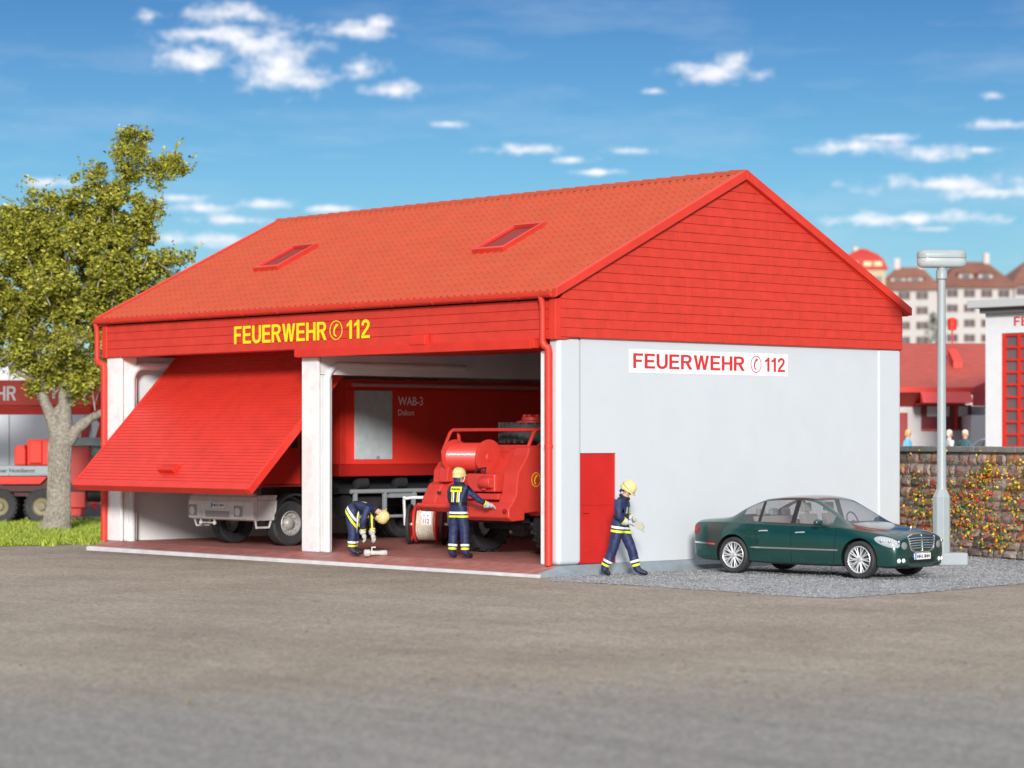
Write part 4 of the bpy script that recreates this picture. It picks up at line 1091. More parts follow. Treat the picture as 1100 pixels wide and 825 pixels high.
        mm.materials.clear(); mm.materials.append(m)
        mm.polygons.foreach_set('material_index',[0]*len(mm.polygons))
        ob = bpy.data.objects.new('reflective_band', mm); col.objects.link(ob); ob.parent = root
    for s in 'lr':
        L1 = {('calf',s),('thigh',s)}
        band(L1, J['kn'+s], J['an'+s], .56, .045, REFW); band(L1, J['kn'+s], J['an'+s], .74, .045, REFY)
        L2 = {('farm',s)}
        band(L2, J['el'+s], J['wr'+s], .62, .035, REFY); band(L2, J['el'+s], J['wr'+s], .80, .035, REFW)
    T = {('torso',''),('thigh','l'),('thigh','r')}
    band(T, J['pelvis'], J['waist'], -.22, .045, REFW); band(T, J['pelvis'], J['waist'], -.72, .045, REFY, off=.009)
    # jacket skirt flare
    # belt
    band({('torso','')}, J['pelvis'], J['waist'], 1.05, .06, BOOT, off=.010)
    # vertical braces stripes on the back and chest
    ch = Vector(J['chest']); wa = Vector(J['waist']); sp = (ch-wa).normalized(); left = Vector((0,1,0)); back = left.cross(sp).normalized()
    if back.x > 0: back = -back
    bb = bmesh.new(); bb.from_mesh(bmsh); bv = BVHTree.FromBMesh(bb); bb.free()
    def on(base, y, dirn):
        q = base+left*y; h = bv.ray_cast(q+dirn*.6, -dirn)
        return h[0]+dirn*.008 if h[0] else q+dirn*.17
    for (dirn, hh) in ((back, 1.25),(-back, .9)):
        for y,m in ((-.085,REFW),(-.045,REFY),(.045,REFW),(.085,REFY)):
            b = MB(); vs_ = []; n = 9
            for i in range(n+1):
                base = Vector(J['pelvis']).lerp(ch+sp*.04, .35+(.65)*i/n if hh > 1 else .6+.3*i/n)
                vs_ += [on(base, y-.013, dirn), on(base, y+.013, dirn)]
            b.add(vs_, [(2*i,2*i+1,2*i+3,2*i+2) for i in range(n)]); b.build('reflective_band', m, root)
    vs_ = []; b = MB(); n = 4
    for i in range(n+1):
        base = (ch-sp*.0).lerp(ch+sp*.11, i/n)
        for k2 in range(5): vs_.append(on(base, -.13+.065*k2, back)+back*.004)
    b.add(vs_, [(5*i+k2,5*i+k2+1,5*i+5+k2+1,5*i+5+k2) for i in range(n) for k2 in range(4)])
    yp = b.build('back_patch', REFY, root)
    if text_back:
        c0 = on(ch+sp*.055, 0, back)+back*.016
        text('lettering', 'FEUERWEHR', BOOT, yp, c0+left*.10-sp*.02, -left, sp, .20, .04, bold=.03, depth=.002)
    # collar
    b = MB(); c0 = nb+up*.015; ax = up; a1 = ax.cross(Vector((0,1,0))).normalized(); a2 = ax.cross(a1)
    b.tube([c0+(a1*math.cos(t_)+a2*math.sin(t_))*.085 for t_ in [2*math.pi*k/16 for k in range(16)]], .032, 8, closed=True); b.build('collar', mat('collar_dark',(.01,.012,.03),.7), root, smooth=True)
    # helmet: dome, brim with peak, neck cloth, visor edge
    b = MB(); b.M = HM @ Matrix.Translation((-.008,0,.022)); vs_ = []; fs_ = []; n = 24; m_ = 9
    for i in range(m_+1):
        ph = math.pi/2*i/m_
        for k2 in range(n):
            a = 2*math.pi*k2/n; rr = math.cos(ph); x = .140*rr*math.cos(a)*(1.06 if math.cos(a)>0 else 1.08); y = .116*rr*math.sin(a); z = .035+.145*math.sin(ph)**.9
            if i == 0: x *= 1.06; y *= 1.04; z -= .012
            if abs(math.sin(a)) < .28: z += .008*rr*0+.010*math.sin(ph*2)
            vs_.append((x-.01,y,z))
    for i in range(m_):
        for k2 in range(n): fs_.append((i*n+k2,i*n+(k2+1)%n,(i+1)*n+(k2+1)%n,(i+1)*n+k2))
    fs_.append(tuple(m_*n+k2 for k2 in range(n))); b.add(vs_, fs_)
    # brim peak and rear drop
    vs_ = []; 
    for k2 in range(n+1):
        a = 2*math.pi*k2/n; c_ = math.cos(a); out = .172 if c_ > .3 else .142; drop = -.01 if c_ > .3 else (-.075 if c_ < -.1 else -.045)
        vs_ += [(.146*c_-.01,.119*math.sin(a),.03),(out*c_*1.06+(.012 if c_>.3 else 0)-.01,.128*math.sin(a),.02+drop)]
    b.add(vs_, [(2*i,2*i+1,2*i+3,2*i+2) for i in range(n)])
    hl_ = b.build('helmet', HELM, root, smooth=True); sm = hl_.modifiers.new('t','SOLIDIFY'); sm.thickness = .008
    b = MB(); b.M = HM; vs_ = []
    for k2 in range(13):
        a = math.pi*.60+math.pi*.80*k2/12; vs_ += [(.135*math.cos(a),.118*math.sin(a),-.0),(.125*math.cos(a),.110*math.sin(a),-.11)]
    b.add(vs_, [(2*i,2*i+1,2*i+3,2*i+2) for i in range(12)]); b.build('neck_cloth', NAVY, root, smooth=True)
    b = MB(); b.M = HM
    for s in (-1,1): b.tube([(.06,s*.10,.03),(.055,s*.088,-.06),(.05,s*.03,-.115)], .008, 6)
    b.build('chin_strap', REFW, root, smooth=True)
    return root
G3 = 'firefighters in navy uniform with cream helmets'
# upright working at the tender, seen from behind
a_ = dict(pelvis=(0,0,.98),waist=(.0,0,1.13),chest=(.03,0,1.36),neckb=(.04,0,1.53),head=(.06,0,1.68),
  shl=(.03,.20,1.44),ell=(.12,.27,1.18),wrl=(.33,.14,1.08),hdl=(.5,.1,1.08),
  shr=(.03,-.20,1.44),elr=(.17,-.36,1.22),wrr=(.38,-.50,1.10),hdr=(.5,-.56,1.08),
  hipl=(0,.10,.92),knl=(.02,.13,.50),anl=(-.02,.14,.10),toel=(.17,.17,.042),
  hipr=(0,-.10,.92),knr=(.03,-.14,.50),anr=(0,-.16,.10),toer=(.18,-.24,.042))
def face_dir(rr, dd): v = RIGHT*rr+FWD*dd; return math.atan2(v.y, v.x)
make_person((-3.42,.42,0), face_dir(.50,.86), 'firefighter standing behind the tender, seen from the back, reaching to its winch', a_, group=G3, text_back=True, look=-.5)
# bending over a nozzle
c_ = dict(pelvis=(-.04,0,.98),waist=(.07,0,1.06),chest=(.30,0,1.05),neckb=(.47,0,.97),head=(.60,0,.87),
  shl=(.36,.19,.99),ell=(.33,.25,.70),wrl=(.37,.16,.44),hdl=(.42,.12,.30),
  shr=(.36,-.19,.99),elr=(.27,-.24,.72),wrr=(.26,-.16,.46),hdr=(.30,-.12,.30),
  hipl=(-.05,.10,.92),knl=(.0,.14,.50),anl=(-.04,.14,.10),toel=(.16,.17,.042),
  hipr=(-.05,-.10,.92),knr=(.02,-.14,.50),anr=(-.0,-.15,.10),toer=(.20,-.19,.042))
make_person((-6.07,-.20,0), face_dir(.97,-.22), 'firefighter bending forward over a grey hose nozzle by the middle pillar', c_, group=G3, look=0.)
# walking beside the red door
w_ = dict(pelvis=(0,0,.98),waist=(.02,0,1.13),chest=(.05,0,1.36),neckb=(.09,0,1.52),head=(.16,0,1.66),
  shl=(.05,.20,1.43),ell=(.04,.29,1.17),wrl=(.23,.14,1.10),hdl=(.33,.0,1.12),
  shr=(.05,-.20,1.43),elr=(.06,-.30,1.16),wrr=(.20,-.16,1.05),hdr=(.30,-.04,1.02),
  hipl=(.02,.10,.92),knl=(.20,.12,.52),anl=(.32,.13,.10),toel=(.52,.17,.042),
  hipr=(-.02,-.10,.92),knr=(-.09,-.13,.52),anr=(-.28,-.15,.11),toer=(-.12,-.24,.042))
make_person((.89,.80,GZ+.008), face_dir(.93,-.36), 'firefighter striding past the small red side door holding gloves', w_, group=G3, look=-.1, nod=.30)
# spare gloves in hand
gb = MB(); gb.prism([(-.02,-.02),(.13,-.06),(.17,.02),(.12,.09),(.03,.10),(-.03,.05)], -.025, .025, 'y'); gb.tube([(.12,-.01,0),(.2,-.01,-.07)],.018,7)
go = gb.build('folded_cloth', mat('cloth_beige',(.46,.43,.34),.8,var=.1,bump=.3), None, bevel=.012)
fd = face_dir(.93,-.36); cv = Vector((math.cos(fd),math.sin(fd),0)); go.location = Vector((.89,.80,GZ))+cv*.33+Vector((0,0,.98)); go.rotation_euler=(0,R(15),fd)
tag(go, 'small beige folded gloves held by the striding firefighter', 'gloves')
# nozzle on floor
nz_ = empty('hose_nozzle', (-5.62,-.20,.06), face_dir(.85,-.05)+R(12), 'grey hose nozzle lying on the floor under the bending firefighter', 'nozzle')
b = MB(); b.lathe([(.065,-.06),(.075,-.05),(.075,.05),(.05,.07),(.045,.25),(.055,.27),(.06,.40),(.045,.42)], 16, 'x'); b.build('barrel', GLOVE, nz_, smooth=True)
b = MB(); b.lathe([(.03,-.07),(.055,-.062),(.03,-.061)], 14, 'x', cap=True); b.tube([(.1,0,.05),(.1,0,.12),(.18,0,.12)], .016, 6); b.build('handle', SILVER, nz_)

# background people on the terrace
st_ = dict(pelvis=(0,0,.95),waist=(0,0,1.1),chest=(0,0,1.32),neckb=(.0,0,1.48),head=(.02,0,1.64),
  shl=(.0,.18,1.40),ell=(-.02,.24,1.12),wrl=(.08,.22,.88), shr=(.0,-.18,1.40),elr=(-.02,-.24,1.12),wrr=(.10,-.2,.90),
  hipl=(0,.09,.9),knl=(.02,.11,.50),anl=(0,.11,.09),toel=(.17,.13,.04), hipr=(0,-.09,.9),knr=(.02,-.11,.5),anr=(0,-.11,.09),toer=(.17,-.13,.04))
def bgp(u, dep): p = CAM+FWD*dep+RIGHT*((u-550)/F_PX*dep); return (p.x,p.y,.95)
TR = mat('trousers_dark',(.04,.05,.07),.8)
make_person(bgp(975,74), face_dir(.8,-.5), 'person in a light blue shirt with blond hair standing behind the stone wall', st_, fire=False, top=mat('shirt_blue',(.16,.48,.72),.7), legs=TR, group='people on the terrace behind the stone wall', hair=mat('hair_blond',(.62,.45,.18),.6))
make_person(bgp(1019.5,76), face_dir(.9,.2), 'person in a white shirt with pale hair, half hidden by the lamp post', st_, fire=False, top=mat('shirt_white',(.65,.62,.6),.7), legs=TR, group='people on the terrace behind the stone wall', hair=mat('hair_pale',(.72,.66,.55),.6))
make_person(bgp(1037,75), face_dir(-.8,-.5), 'person in a dark teal jacket with light hair beside the white car', st_, fire=False, top=mat('jacket_teal',(.06,.13,.16),.7), legs=TR, group='people on the terrace behind the stone wall', hair=mat('hair_light',(.75,.62,.5),.6))
def at(u, dep, z=0.): p = CAM+FWD*dep+RIGHT*((u-550)/F_PX*dep); return Vector((p.x,p.y,z))
def zat(v, dep): return CAM.z+(469.2-v)/F_PX*dep
# ------------------------------------------------------------------ street lamp
lp = at(1011.5,52.0,GZ+.008)
la = empty('street_lamp', lp, R(4)+YAW, 'grey street lamp with capsule head and thick lower post beside the stone wall', 'street lamp')
b = MB(); b.lathe([(.19,.15),(.19,1.44),(.115,1.60)], 8, 'z'); b.build('lower_post', LAMPG, la, bevel=.01)
b = MB(); b.lathe([(.115,1.58),(.098,1.66),(.082,5.9),(.082,6.02)], 20, 'z'); b.build('post', LAMPG, la, smooth=True)
b = MB(); b.lathe([(.085,6.0),(.12,6.03),(.12,6.18),(.10,6.21),(.10,6.30)], 16, 'z', c=(-.0,0,0)); b.build('collar', LAMPG, la, smooth=True)
def capsule(b, L_, W_, z0, z1, zc, cut=0):
    pts = []; n = 12
    for s,c in ((1,L_/2-W_/2),(-1,-(L_/2-W_/2))):
        for k in range(n+1):
            a = -math.pi/2+math.pi*k/n
            pts.append((c+s*math.cos(a)*W_/2, s*math.sin(a)*W_/2))
    m = len(pts); vs_ = []; h_ = z1-z0
    prof = [(z0,.96),(z0+h_*.3,1.0),(z0+h_*.7,.95),(z0+h_*.92,.82),(z1+.01,.55)]
    if cut: prof = [(z1+z0-z,k) for z,k in prof][::-1]
    for z,k in prof:
        for x,y in pts: 
            xx = x*k if abs(x) < L_/2-W_/2 else math.copysign((L_/2-W_/2)+(abs(x)-(L_/2-W_/2))*k, x)
            vs_.append((xx,y*k,z))
    fs_ = [(i*m+j,i*m+(j+1)%m,(i+1)*m+(j+1)%m,(i+1)*m+j) for i in range(len(prof)-1) for j in range(m)]+[tuple(range(m))[::-1],tuple(range((len(prof)-1)*m,len(prof)*m))]
    b.add(vs_, fs_)
b = MB(); capsule(b, 1.06, .42, 6.46, 6.62, 0); hd_ = b.build('lamp_housing', LAMPG, la, smooth=True)
b = MB(); capsule(b, 1.05, .41, 6.27, 6.452, 0, 1); b.build('lamp_cover', mat('lamp_glass',(.42,.46,.46),.2,spec=.7,var=.05), la, smooth=True)
b = MB(); b.box(-.12,.50,-.28,.22,0,.27); b.build('base_block', mat('lamp_base',(.33,.36,.38),.7,bump=.2,var=.08), la, bevel=.04, seg=3)

# ------------------------------------------------------------------ stone wall
wa = Vector((-7.3,15.3,0)); wb = Vector((14.5,6.9,0)); wd = (wb-wa); WL = wd.length; wd.normalize(); wang = math.atan2(wd.y,wd.x)
sw = empty('stone_wall', (wa.x,wa.y,GZ), wang, 'brown rubble stone wall with grey coping and climbing flowers behind the lamp', 'wall')
random.seed(21)
b = MB(); zt = 2.36; z = .0
rows_h = []
while z < zt-.05:
    h = random.uniform(.17,.30); h = min(h, zt-z); 
    if zt-z-h < .1: h = zt-z
    x = random.uniform(-.3,0)
    while x < WL:
        l_ = random.uniform(.22,.68); g_ = .009; d = random.uniform(.0,.05)
        x0_,x1_,z0_,z1_ = x+g_, min(x+l_,WL)-g_, z+g_*.8, z+h-g_*.8
        if x1_-x0_ > .05:
            # stone face: 5x4 bulged grid
            nx_,nz2 = 6,4; vv = []
            sd_ = random.uniform(0,99)
            for iz in range(nz2+1):
                for ix in range(nx_+1):
                    fx_,fz_ = ix/nx_, iz/nz2
                    bul = (1-abs(2*fx_-1)**4)*(1-abs(2*fz_-1)**4)
                    wx = x0_+(x1_-x0_)*fx_+.018*noise.noise(Vector((fx_*3,fz_*3,sd_))); wz = z0_+(z1_-z0_)*fz_+.014*noise.noise(Vector((fx_*3,fz_*3,sd_+7)))
                    yy = .03-(.035+d*.8)*min(1,bul*1.6)-.025*noise.noise(Vector((fx_*4,fz_*4,sd_+3)))
                    wz += .055*noise.noise(Vector((wx*.55,wz*1.3,2.)))*min(1,wz*2)*min(1,(zt-wz)*2.5); vv.append((wx,yy,wz))
            b.add(vv, [(iz*(nx_+1)+ix,iz*(nx_+1)+ix+1,(iz+1)*(nx_+1)+ix+1,(iz+1)*(nx_+1)+ix) for iz in range(nz2) for ix in range(nx_)])
        x += l_
    z += h
STONE = mat('rubble_stone',(.2,.17,.15),.85,var=.35,vscale=9,bump=.8,bscale=22,island=[(.15,.115,.10),(.26,.195,.16),(.36,.28,.24),(.24,.20,.18),(.38,.28,.22),(.42,.20,.07),(.32,.25,.22)])
b.build('stones', STONE, sw, smooth=True)
MB().box(0,WL,.03,.40,0,zt).build('mortar_core', mat('mortar',(.17,.145,.13),.9,var=.2,bump=.4), sw)
b = MB(); x = 0
while x < WL: 
    l_ = random.uniform(1.2,1.8); b.box(x+.004,min(x+l_,WL)-.004,-.09,.45,zt+.002,zt+.13+random.uniform(-.006,.006)); x += l_
b.build('coping', mat('coping_stone',(.20,.20,.18),.8,var=.2,vscale=6,bump=.4), sw, bevel=.02)
# climbing flowers
random.seed(8); b = MB()
wx0 = 8.2
clumps = [(6.6,1.2,.5,.6),(7.4,1.2,.35,.5),(7.7,.8,.3,.4),(8.2,1.3,.5,.6),(8.6,.7,.5,.4),(8.9,1.6,.5,.4),(9.2,1.1,.5,.8),(9.9,.5,.5,.4),(9.4,1.9,.3,.2),(11.1,1.2,.6,.7),(11.6,.6,.8,.5),(12.4,1.1,.8,.8),(12.8,1.8,.6,.35),(11.2,1.9,.4,.3),(13.4,1.2,.7,.8),(14.2,1.0,.8,.9),(13.0,.6,.8,.3),(15.5,1.1,1.2,.8),(17.5,1.1,1.4,.8),(10.4,1.5,.4,.6),(20,1.1,1.5,.7)]
for i in range(6600):
    c = random.choice(clumps)
    x = random.gauss(c[0],c[2]*.6); z = random.gauss(c[1],c[3]*.6)
    if random.random() < .42: x, z = random.uniform(5.9,WL), min(2.4,abs(random.gauss(1.1,.6)))
    if not (.15 < z < 2.45) or not (5.9 < x < WL): continue
    y = -.06-random.random()**2*.10; s = random.uniform(.014,.046)
    M = Matrix.Translation((x,y,z)) @ Matrix.Rotation(random.uniform(0,6.28),4,'Y') @ Matrix.Rotation(random.uniform(-.9,.9),4,'X') @ Matrix.Rotation(random.uniform(-.9,.9),4,'Z')
    b.M = M; b.add([(-s,0,0),(-s*.3,-.004,s*.6),(s*.5,0,s*.7),(s,0,.1*s),(s*.3,.004,-s*.6),(-s*.5,0,-s*.5)], [(0,1,2,3,4,5)])
b.M = Matrix.Identity(4)
cf = b.build('climbing_flowers', mat('flower_leaves',(.4,.3,.05),.6,const=True,island=[(.60,.035,.02),(.68,.42,.01),(.38,.03,.02),(.03,.17,.04),(.72,.52,.015),(.12,.20,.03),(.62,.28,.015),(.50,.03,.02),(.66,.44,.015),(.02,.14,.05),(.34,.07,.03),(.55,.38,.02)]))
cf.location = sw.location; cf.rotation_euler = sw.rotation_euler
tag(cf, 'red, yellow and green climbing flowers spread over the stone wall', 'climbing plant', kind='stuff')

# ------------------------------------------------------------------ foliage
def leaf(b, p, s, nrm=None):
    M = Matrix.Rotation(random.uniform(0,6.28),3,'Z') @ Matrix.Rotation(random.uniform(-1.2,1.2),3,'X') @ Matrix.Rotation(random.uniform(-1.2,1.2),3,'Y')
    q = [(-s,0,0),(-.2*s,.42*s,.12*s),(s*.7,.3*s,0),(s,0,-.15*s),(.1*s,-.45*s,.1*s)]
    n = len(b.v); b.v += [tuple(Vector(p)+M@Vector(k)) for k in q]; b.f.append(tuple(range(n,n+5))); b.mi.append(0)
LEAF = mat('leaf_green',(.2,.22,.05),.55,spec=.4,island=[(.045,.06,.008),(.12,.125,.012),(.25,.26,.022),(.40,.38,.035),(.18,.20,.018),(.50,.46,.06),(.32,.32,.03),(.15,.12,.02),(.60,.56,.12)])
BARK = mat('bark',(.29,.255,.21),.9,var=.35,vscale=14,bump=1.,bscale=16,dirt=(.16,.14,.12),dscale=9,damt=.8)
TD = 71.; K = TD/F_PX
def T(u, v, dd=0.): p = at(u,TD+dd,zat(v,TD)); return p
tr = empty('leafy_tree', T(62,566).to_tuple()[:2]+(GZ,), 0, 'broad yellow-green leafy tree with a forked pale trunk left of the station', 'tree')
off = Vector(tr.location)
def rel(p): return Vector(p)-off
b = MB()
def limb(pts, rs, n=12):
    # resample with wobble
    P = [rel(q) for q in pts]; out = []; ro = []
    for i in range(len(P)-1):
        for k in range(5):
            t = k/5; q = P[i].lerp(P[i+1],t); r_ = rs[i]+(rs[i+1]-rs[i])*t
            q = q+Vector((noise.noise(q*1.7),noise.noise(q*1.7+Vector((5,0,0))),0))*r_*.2; out.append(q); ro.append(r_*(1+.12*noise.noise(q*4)))
    out.append(P[-1]); ro.append(rs[-1]); b.tube(out, ro, n)
limb([T(60,572),T(61,562),T(63,540),T(64,500),T(65,468)], [.58,.40,.33,.315,.35],18)
limb([T(65,476),T(58,455),T(48,432),T(44,405),T(38,360),T(30,310)], [.29,.20,.15,.12,.08,.05])
limb([T(66,476),T(70,448),T(70,410),T(78,360),T(92,300,1),T(110,250,1),T(130,200,1),T(150,160,.5)], [.34,.21,.17,.13,.08,.06,.04,.02])
limb([T(68,480),T(82,461),T(98,449),T(116,440,-.3)], [.24,.17,.13,.09])
limb([T(58,448),T(70,432),T(84,418),T(100,409)], [.16,.13,.10,.05])
limb([T(74,380),T(100,350),T(130,320),T(165,290,.5)], [.15,.11,.07,.03]); limb([T(40,380),T(15,340),T(-30,300)], [.13,.09,.04])
limb([T(70,400),T(60,340,1.5),T(50,260,1.5),T(45,215,1)], [.18,.09,.05,.02]); limb([T(44,410),T(20,400),T(-15,370,1)], [.12,.08,.04])
# bark ridges
AXP = [rel(T(60,572)),rel(T(61,562)),rel(T(63,540)),rel(T(64,500)),rel(T(65,468))]
def rad_at(z):
    for p,q,r0,r1 in zip(AXP,AXP[1:],[.58,.40,.33,.315],[.40,.33,.315,.35]):
        if p.z <= z <= q.z: return r0+(r1-r0)*(z-p.z)/(q.z-p.z)
    return .5
def axis_at(z):
    for p,q in zip(AXP,AXP[1:]):
        if p.z <= z <= q.z: return p.lerp(q,(z-p.z)/(q.z-p.z))
    return Vector((AXP[-1].x,AXP[-1].y,z))
for k in range(420):
    a = random.uniform(0,6.28); z0 = random.uniform(.2,2.2); rr = 0
    b.tube([axis_at(z0+.14*j)+Vector((math.cos(a+.05*j), math.sin(a+.05*j), 0))*rad_at(z0+.14*j) for j in range(4)], [.006,.020,.018,.005], 4)
trunk = b.build('trunk', BARK, tr, smooth=True)
# crown: many small clumps inside an outline (pixel outline only used to shape it at its real distance)
outline = [(20,245,26,28),(62,238,42,30),(100,205,30,28),(140,150,16,14),(150,175,24,20),(172,185,26,14),(185,175,14,10),(125,215,36,30),(60,290,75,55),(130,270,40,45),(0,300,60,60),(80,350,70,50),(26,362,44,32),(145,320,30,32),(110,385,24,22),(165,290,26,12),(190,278,14,8),(40,208,10,12),(150,240,22,28),(-40,330,50,60),(66,414,34,15),(8,388,16,12),(100,402,18,14),(40,400,26,16),(95,300,50,60),(20,260,40,35),(196,186,9,6)]
random.seed(4); cb2 = MB(); clist = []
areas = [o_[2]*o_[3] for o_ in outline]
for i in range(960):
    c = random.choices(outline, areas)[0]
    a = random.uniform(0,6.28); q = math.sqrt(random.random())
    u = c[0]+c[2]*q*math.cos(a); v = c[1]+c[3]*q*math.sin(a)
    dd = random.uniform(-1,1)*min(2.4, c[2]*K*1.1)*math.sqrt(max(.05,1-q*q)); clist.append((rel(T(u,v,dd)), random.uniform(.14,.38)))
for (p,r_) in clist:
    for k in range(int(430*r_)):
        d = Vector((random.gauss(0,1),random.gauss(0,1),random.gauss(0,.8))).normalized()*r_*random.random()**.45
        leaf(cb2, p+d, random.uniform(.035,.09))
# ragged twigs at the edge
for i in range(110):
    c = random.choice(outline); a = random.uniform(0,6.28); u = c[0]+c[2]*math.cos(a); v = c[1]+c[3]*math.sin(a); p = rel(T(u,v,random.uniform(-1,1)))
    d = Vector((random.uniform(-1,1),random.uniform(-1,1),random.uniform(-.3,1))).normalized()
    for k in range(12): leaf(cb2, p+d*.05*k+Vector((random.gauss(0,.03),random.gauss(0,.03),random.gauss(0,.03))), random.uniform(.04,.08))
# twigs run through the crown
b = cb2; b.mat = 1
for (p,r_) in random.sample(clist,160):
    q = p+Vector((random.uniform(-.5,.5),random.uniform(-.5,.5),random.uniform(-.9,-.2))); b.tube([p+Vector((0,0,r_*.5)), p.lerp(q,.5)+Vector((.05,0,0)), q], [.008,.016,.024], 5)
crown = cb2.build('crown', [LEAF,BARK], tr)

# ------------------------------------------------------------------ grass verge
random.seed(9)
gpoly = [gp(-140,590),gp(-140,563),gp(70,560),gp(160,558),gp(160,583),gp(112,583.5),gp(60,586)]
poly_sheet('grass_ground', [(p.x,p.y) for p in gpoly], GZ+.006, GRD)
b = MB()
for i in range(26000):
    u = random.uniform(-60,116); v = random.uniform(560,585.5+ (0 if u > 60 else 1.2)); p = gp(u,v)
    if noise.noise(Vector((p.x*.9,p.y*.9,0))) < -.42: continue
    hh = random.uniform(.05,.15)*(1+.8*noise.noise(Vector((p.x*1.5,p.y*1.5,4)))); a = random.uniform(0,6.28); w = random.uniform(.012,.03)
    lx, ly = random.uniform(-.08,.08), random.uniform(-.08,.08); ca, sa = math.cos(a)*w, math.sin(a)*w
    n = len(b.v); b.v += [(p.x-ca,p.y-sa,GZ),(p.x+ca,p.y+sa,GZ),(p.x+lx*.5+ca*.7,p.y+ly*.5+sa*.7,GZ+hh*.6),(p.x+lx,p.y+ly,GZ+hh)]; b.f += [(n,n+1,n+2),(n,n+2,n+3)]; b.mi += [0,0]
tag(b.build('grass', mat('grass_blades',(.2,.28,.03),.7,island=[(.09,.15,.015),(.24,.33,.03),(.40,.44,.05),(.15,.24,.02),(.30,.36,.04),(.45,.45,.09)])), 'bright yellow-green grass verge around the tree trunk', 'grass', kind='stuff')

# ------------------------------------------------------------------ mobile crane behind the tree
CD = 77.
cr = empty('crane_truck', at(20,CD,GZ), YAW, 'red mobile crane lorry with grey deck and lettered boom parked behind the tree', 'crane lorry')
def CX(u): return (u-20)/F_PX*CD
def CZ(v): return zat(v,CD)-GZ
for u in (-90,-45,0,45):
    for s in (-1,1):
        c = (CX(u), s*1.0+1.05, .54)
        b = MB(); tyre(b, c, .54, .34, 'y', 24); w_ = b.build('wheel', BLACK, cr)
        b = MB(); f = s*.16; b.lathe([(.30,c[1]*0+f),(.26,f*.5),(.14,f*.4),(.12,f*1.05),(.002,f*1.08)], 20, 'y', (c[0],c[1],c[2]), cap=False); b.build('rim', mat('rim_olive',(.20,.17,.09),.5), w_, smooth=True)
b = MB(); b.box(CX(-200),CX(92),.15,1.95,CZ(528),CZ(512)); b.box(CX(-200),CX(90),.3,1.8,.85,CZ(512)-.0); b.build('chassis', mat('crane_dark',(.06,.012,.012),.6), cr)
b = MB()
for u in (-95,-45,25): b.prism([(CX(u-24),CZ(520)),(CX(u+18),CZ(520)),(CX(u+26),CZ(512)),(CX(u-28),CZ(512))], -.02,.40,'y')
b.build('mudguard', REDG, cr)
dk = MB().box(CX(-200),CX(64),-.05,2.1,CZ(509.5),CZ(500.5)).build('deck', GREY, cr, bevel=.01)
text('lettering', 'technischer Notdienst', DARK, dk, (CX(-24),-.052,CZ(507.5)), (1,0,0), (0,0,1), CX(38)-CX(-24), .12, bold=.02)
b = MB()
b.box(CX(28),CX(62),.1,1.6,CZ(500),CZ(472)); b.prism([(CX(15),CZ(500)),(CX(15),CZ(483)),(CX(18),CZ(478)),(CX(26),CZ(478)),(CX(27.5),CZ(484)),(CX(27.5),CZ(500))], .0, 1.3,'y')
b.box(CX(31),CX(45),.02,.098,CZ(498),CZ(473)); b.build('counterweight', REDG, cr, bevel=.04)
b = MB(); b.box(CX(62.5),CX(96),.1,1.9,CZ(520),CZ(479)); b.box(CX(68),CX(90.5),.2,1.2,CZ(546),CZ(520.2)); b.prism([(CX(70),CZ(555)),(CX(86),CZ(555)),(CX(87),CZ(546.2)),(CX(69),CZ(546.2))], .2,1.0,'y'); b.build('outrigger', mat('red_shade2',(.52,.024,.018),.4,var=.08), cr, bevel=.03)
b = MB(); b.box(CX(62),CX(150),-.05,2.1,CZ(478.5),CZ(470)); b.box(CX(92),CX(150),.3,1.9,CZ(490),CZ(479)); b.build('upper_deck', GREY, cr, bevel=.01)
b = MB(); b.lathe([(.02,CX(91)),(.22,CX(91.5)),(.22,CX(150)),(.02,CX(151))], 18, 'x', (0,.6,CZ(532))); b.build('tank', DARK, cr, smooth=True)
b = MB(); b.box(CX(94),CX(103),.5,.8,CZ(542),CZ(539.5)); b.ball((CX(98),.65,CZ(545)),(.08,.08,.09)); b.build('hook', REDG, cr)
# boom
bo_ = MB().box(CX(-230),CX(104),.4,1.3,CZ(436),CZ(408)).build('boom', mat('boom_red',(.62,.024,.018),.35,var=.06,coat=.2), cr, bevel=.03)
b = MB(); b.box(CX(-230),CX(96),.33,1.37,CZ(445),CZ(436.4)); b.build('boom_rail', REDG, bo_, bevel=.02)
blocktext('lettering', 'FEUERWEHR', WLET, bo_, (CX(-86),.398,CZ(430)), (1,0,0), (0,0,1), CX(14.5)-CX(-86), CZ(414.5)-CZ(430))
phone_mark(WLET, bo_, (CX(39),.397,CZ(421.5)), (1,0,0), (0,0,1), .32, .42)
blocktext('lettering', '112', WLET, bo_, (CX(50),.398,CZ(428)), (1,0,0), (0,0,1), .8, .36)
b = MB(); t_ = .05
b.prism([(CX(83),CZ(471)),(CX(88),CZ(446)),(CX(93),CZ(446)),(CX(89),CZ(471))], .5,1.2,'y'); b.prism([(CX(99),CZ(471)),(CX(104),CZ(455)),(CX(98),CZ(448)),(CX(104),CZ(446)),(CX(110),CZ(452)),(CX(109),CZ(471))], .5,1.2,'y')
b.box(CX(96),CX(108),.42,1.25,CZ(447),CZ(420)); b.build('boom_support', REDG, cr, bevel=.02)

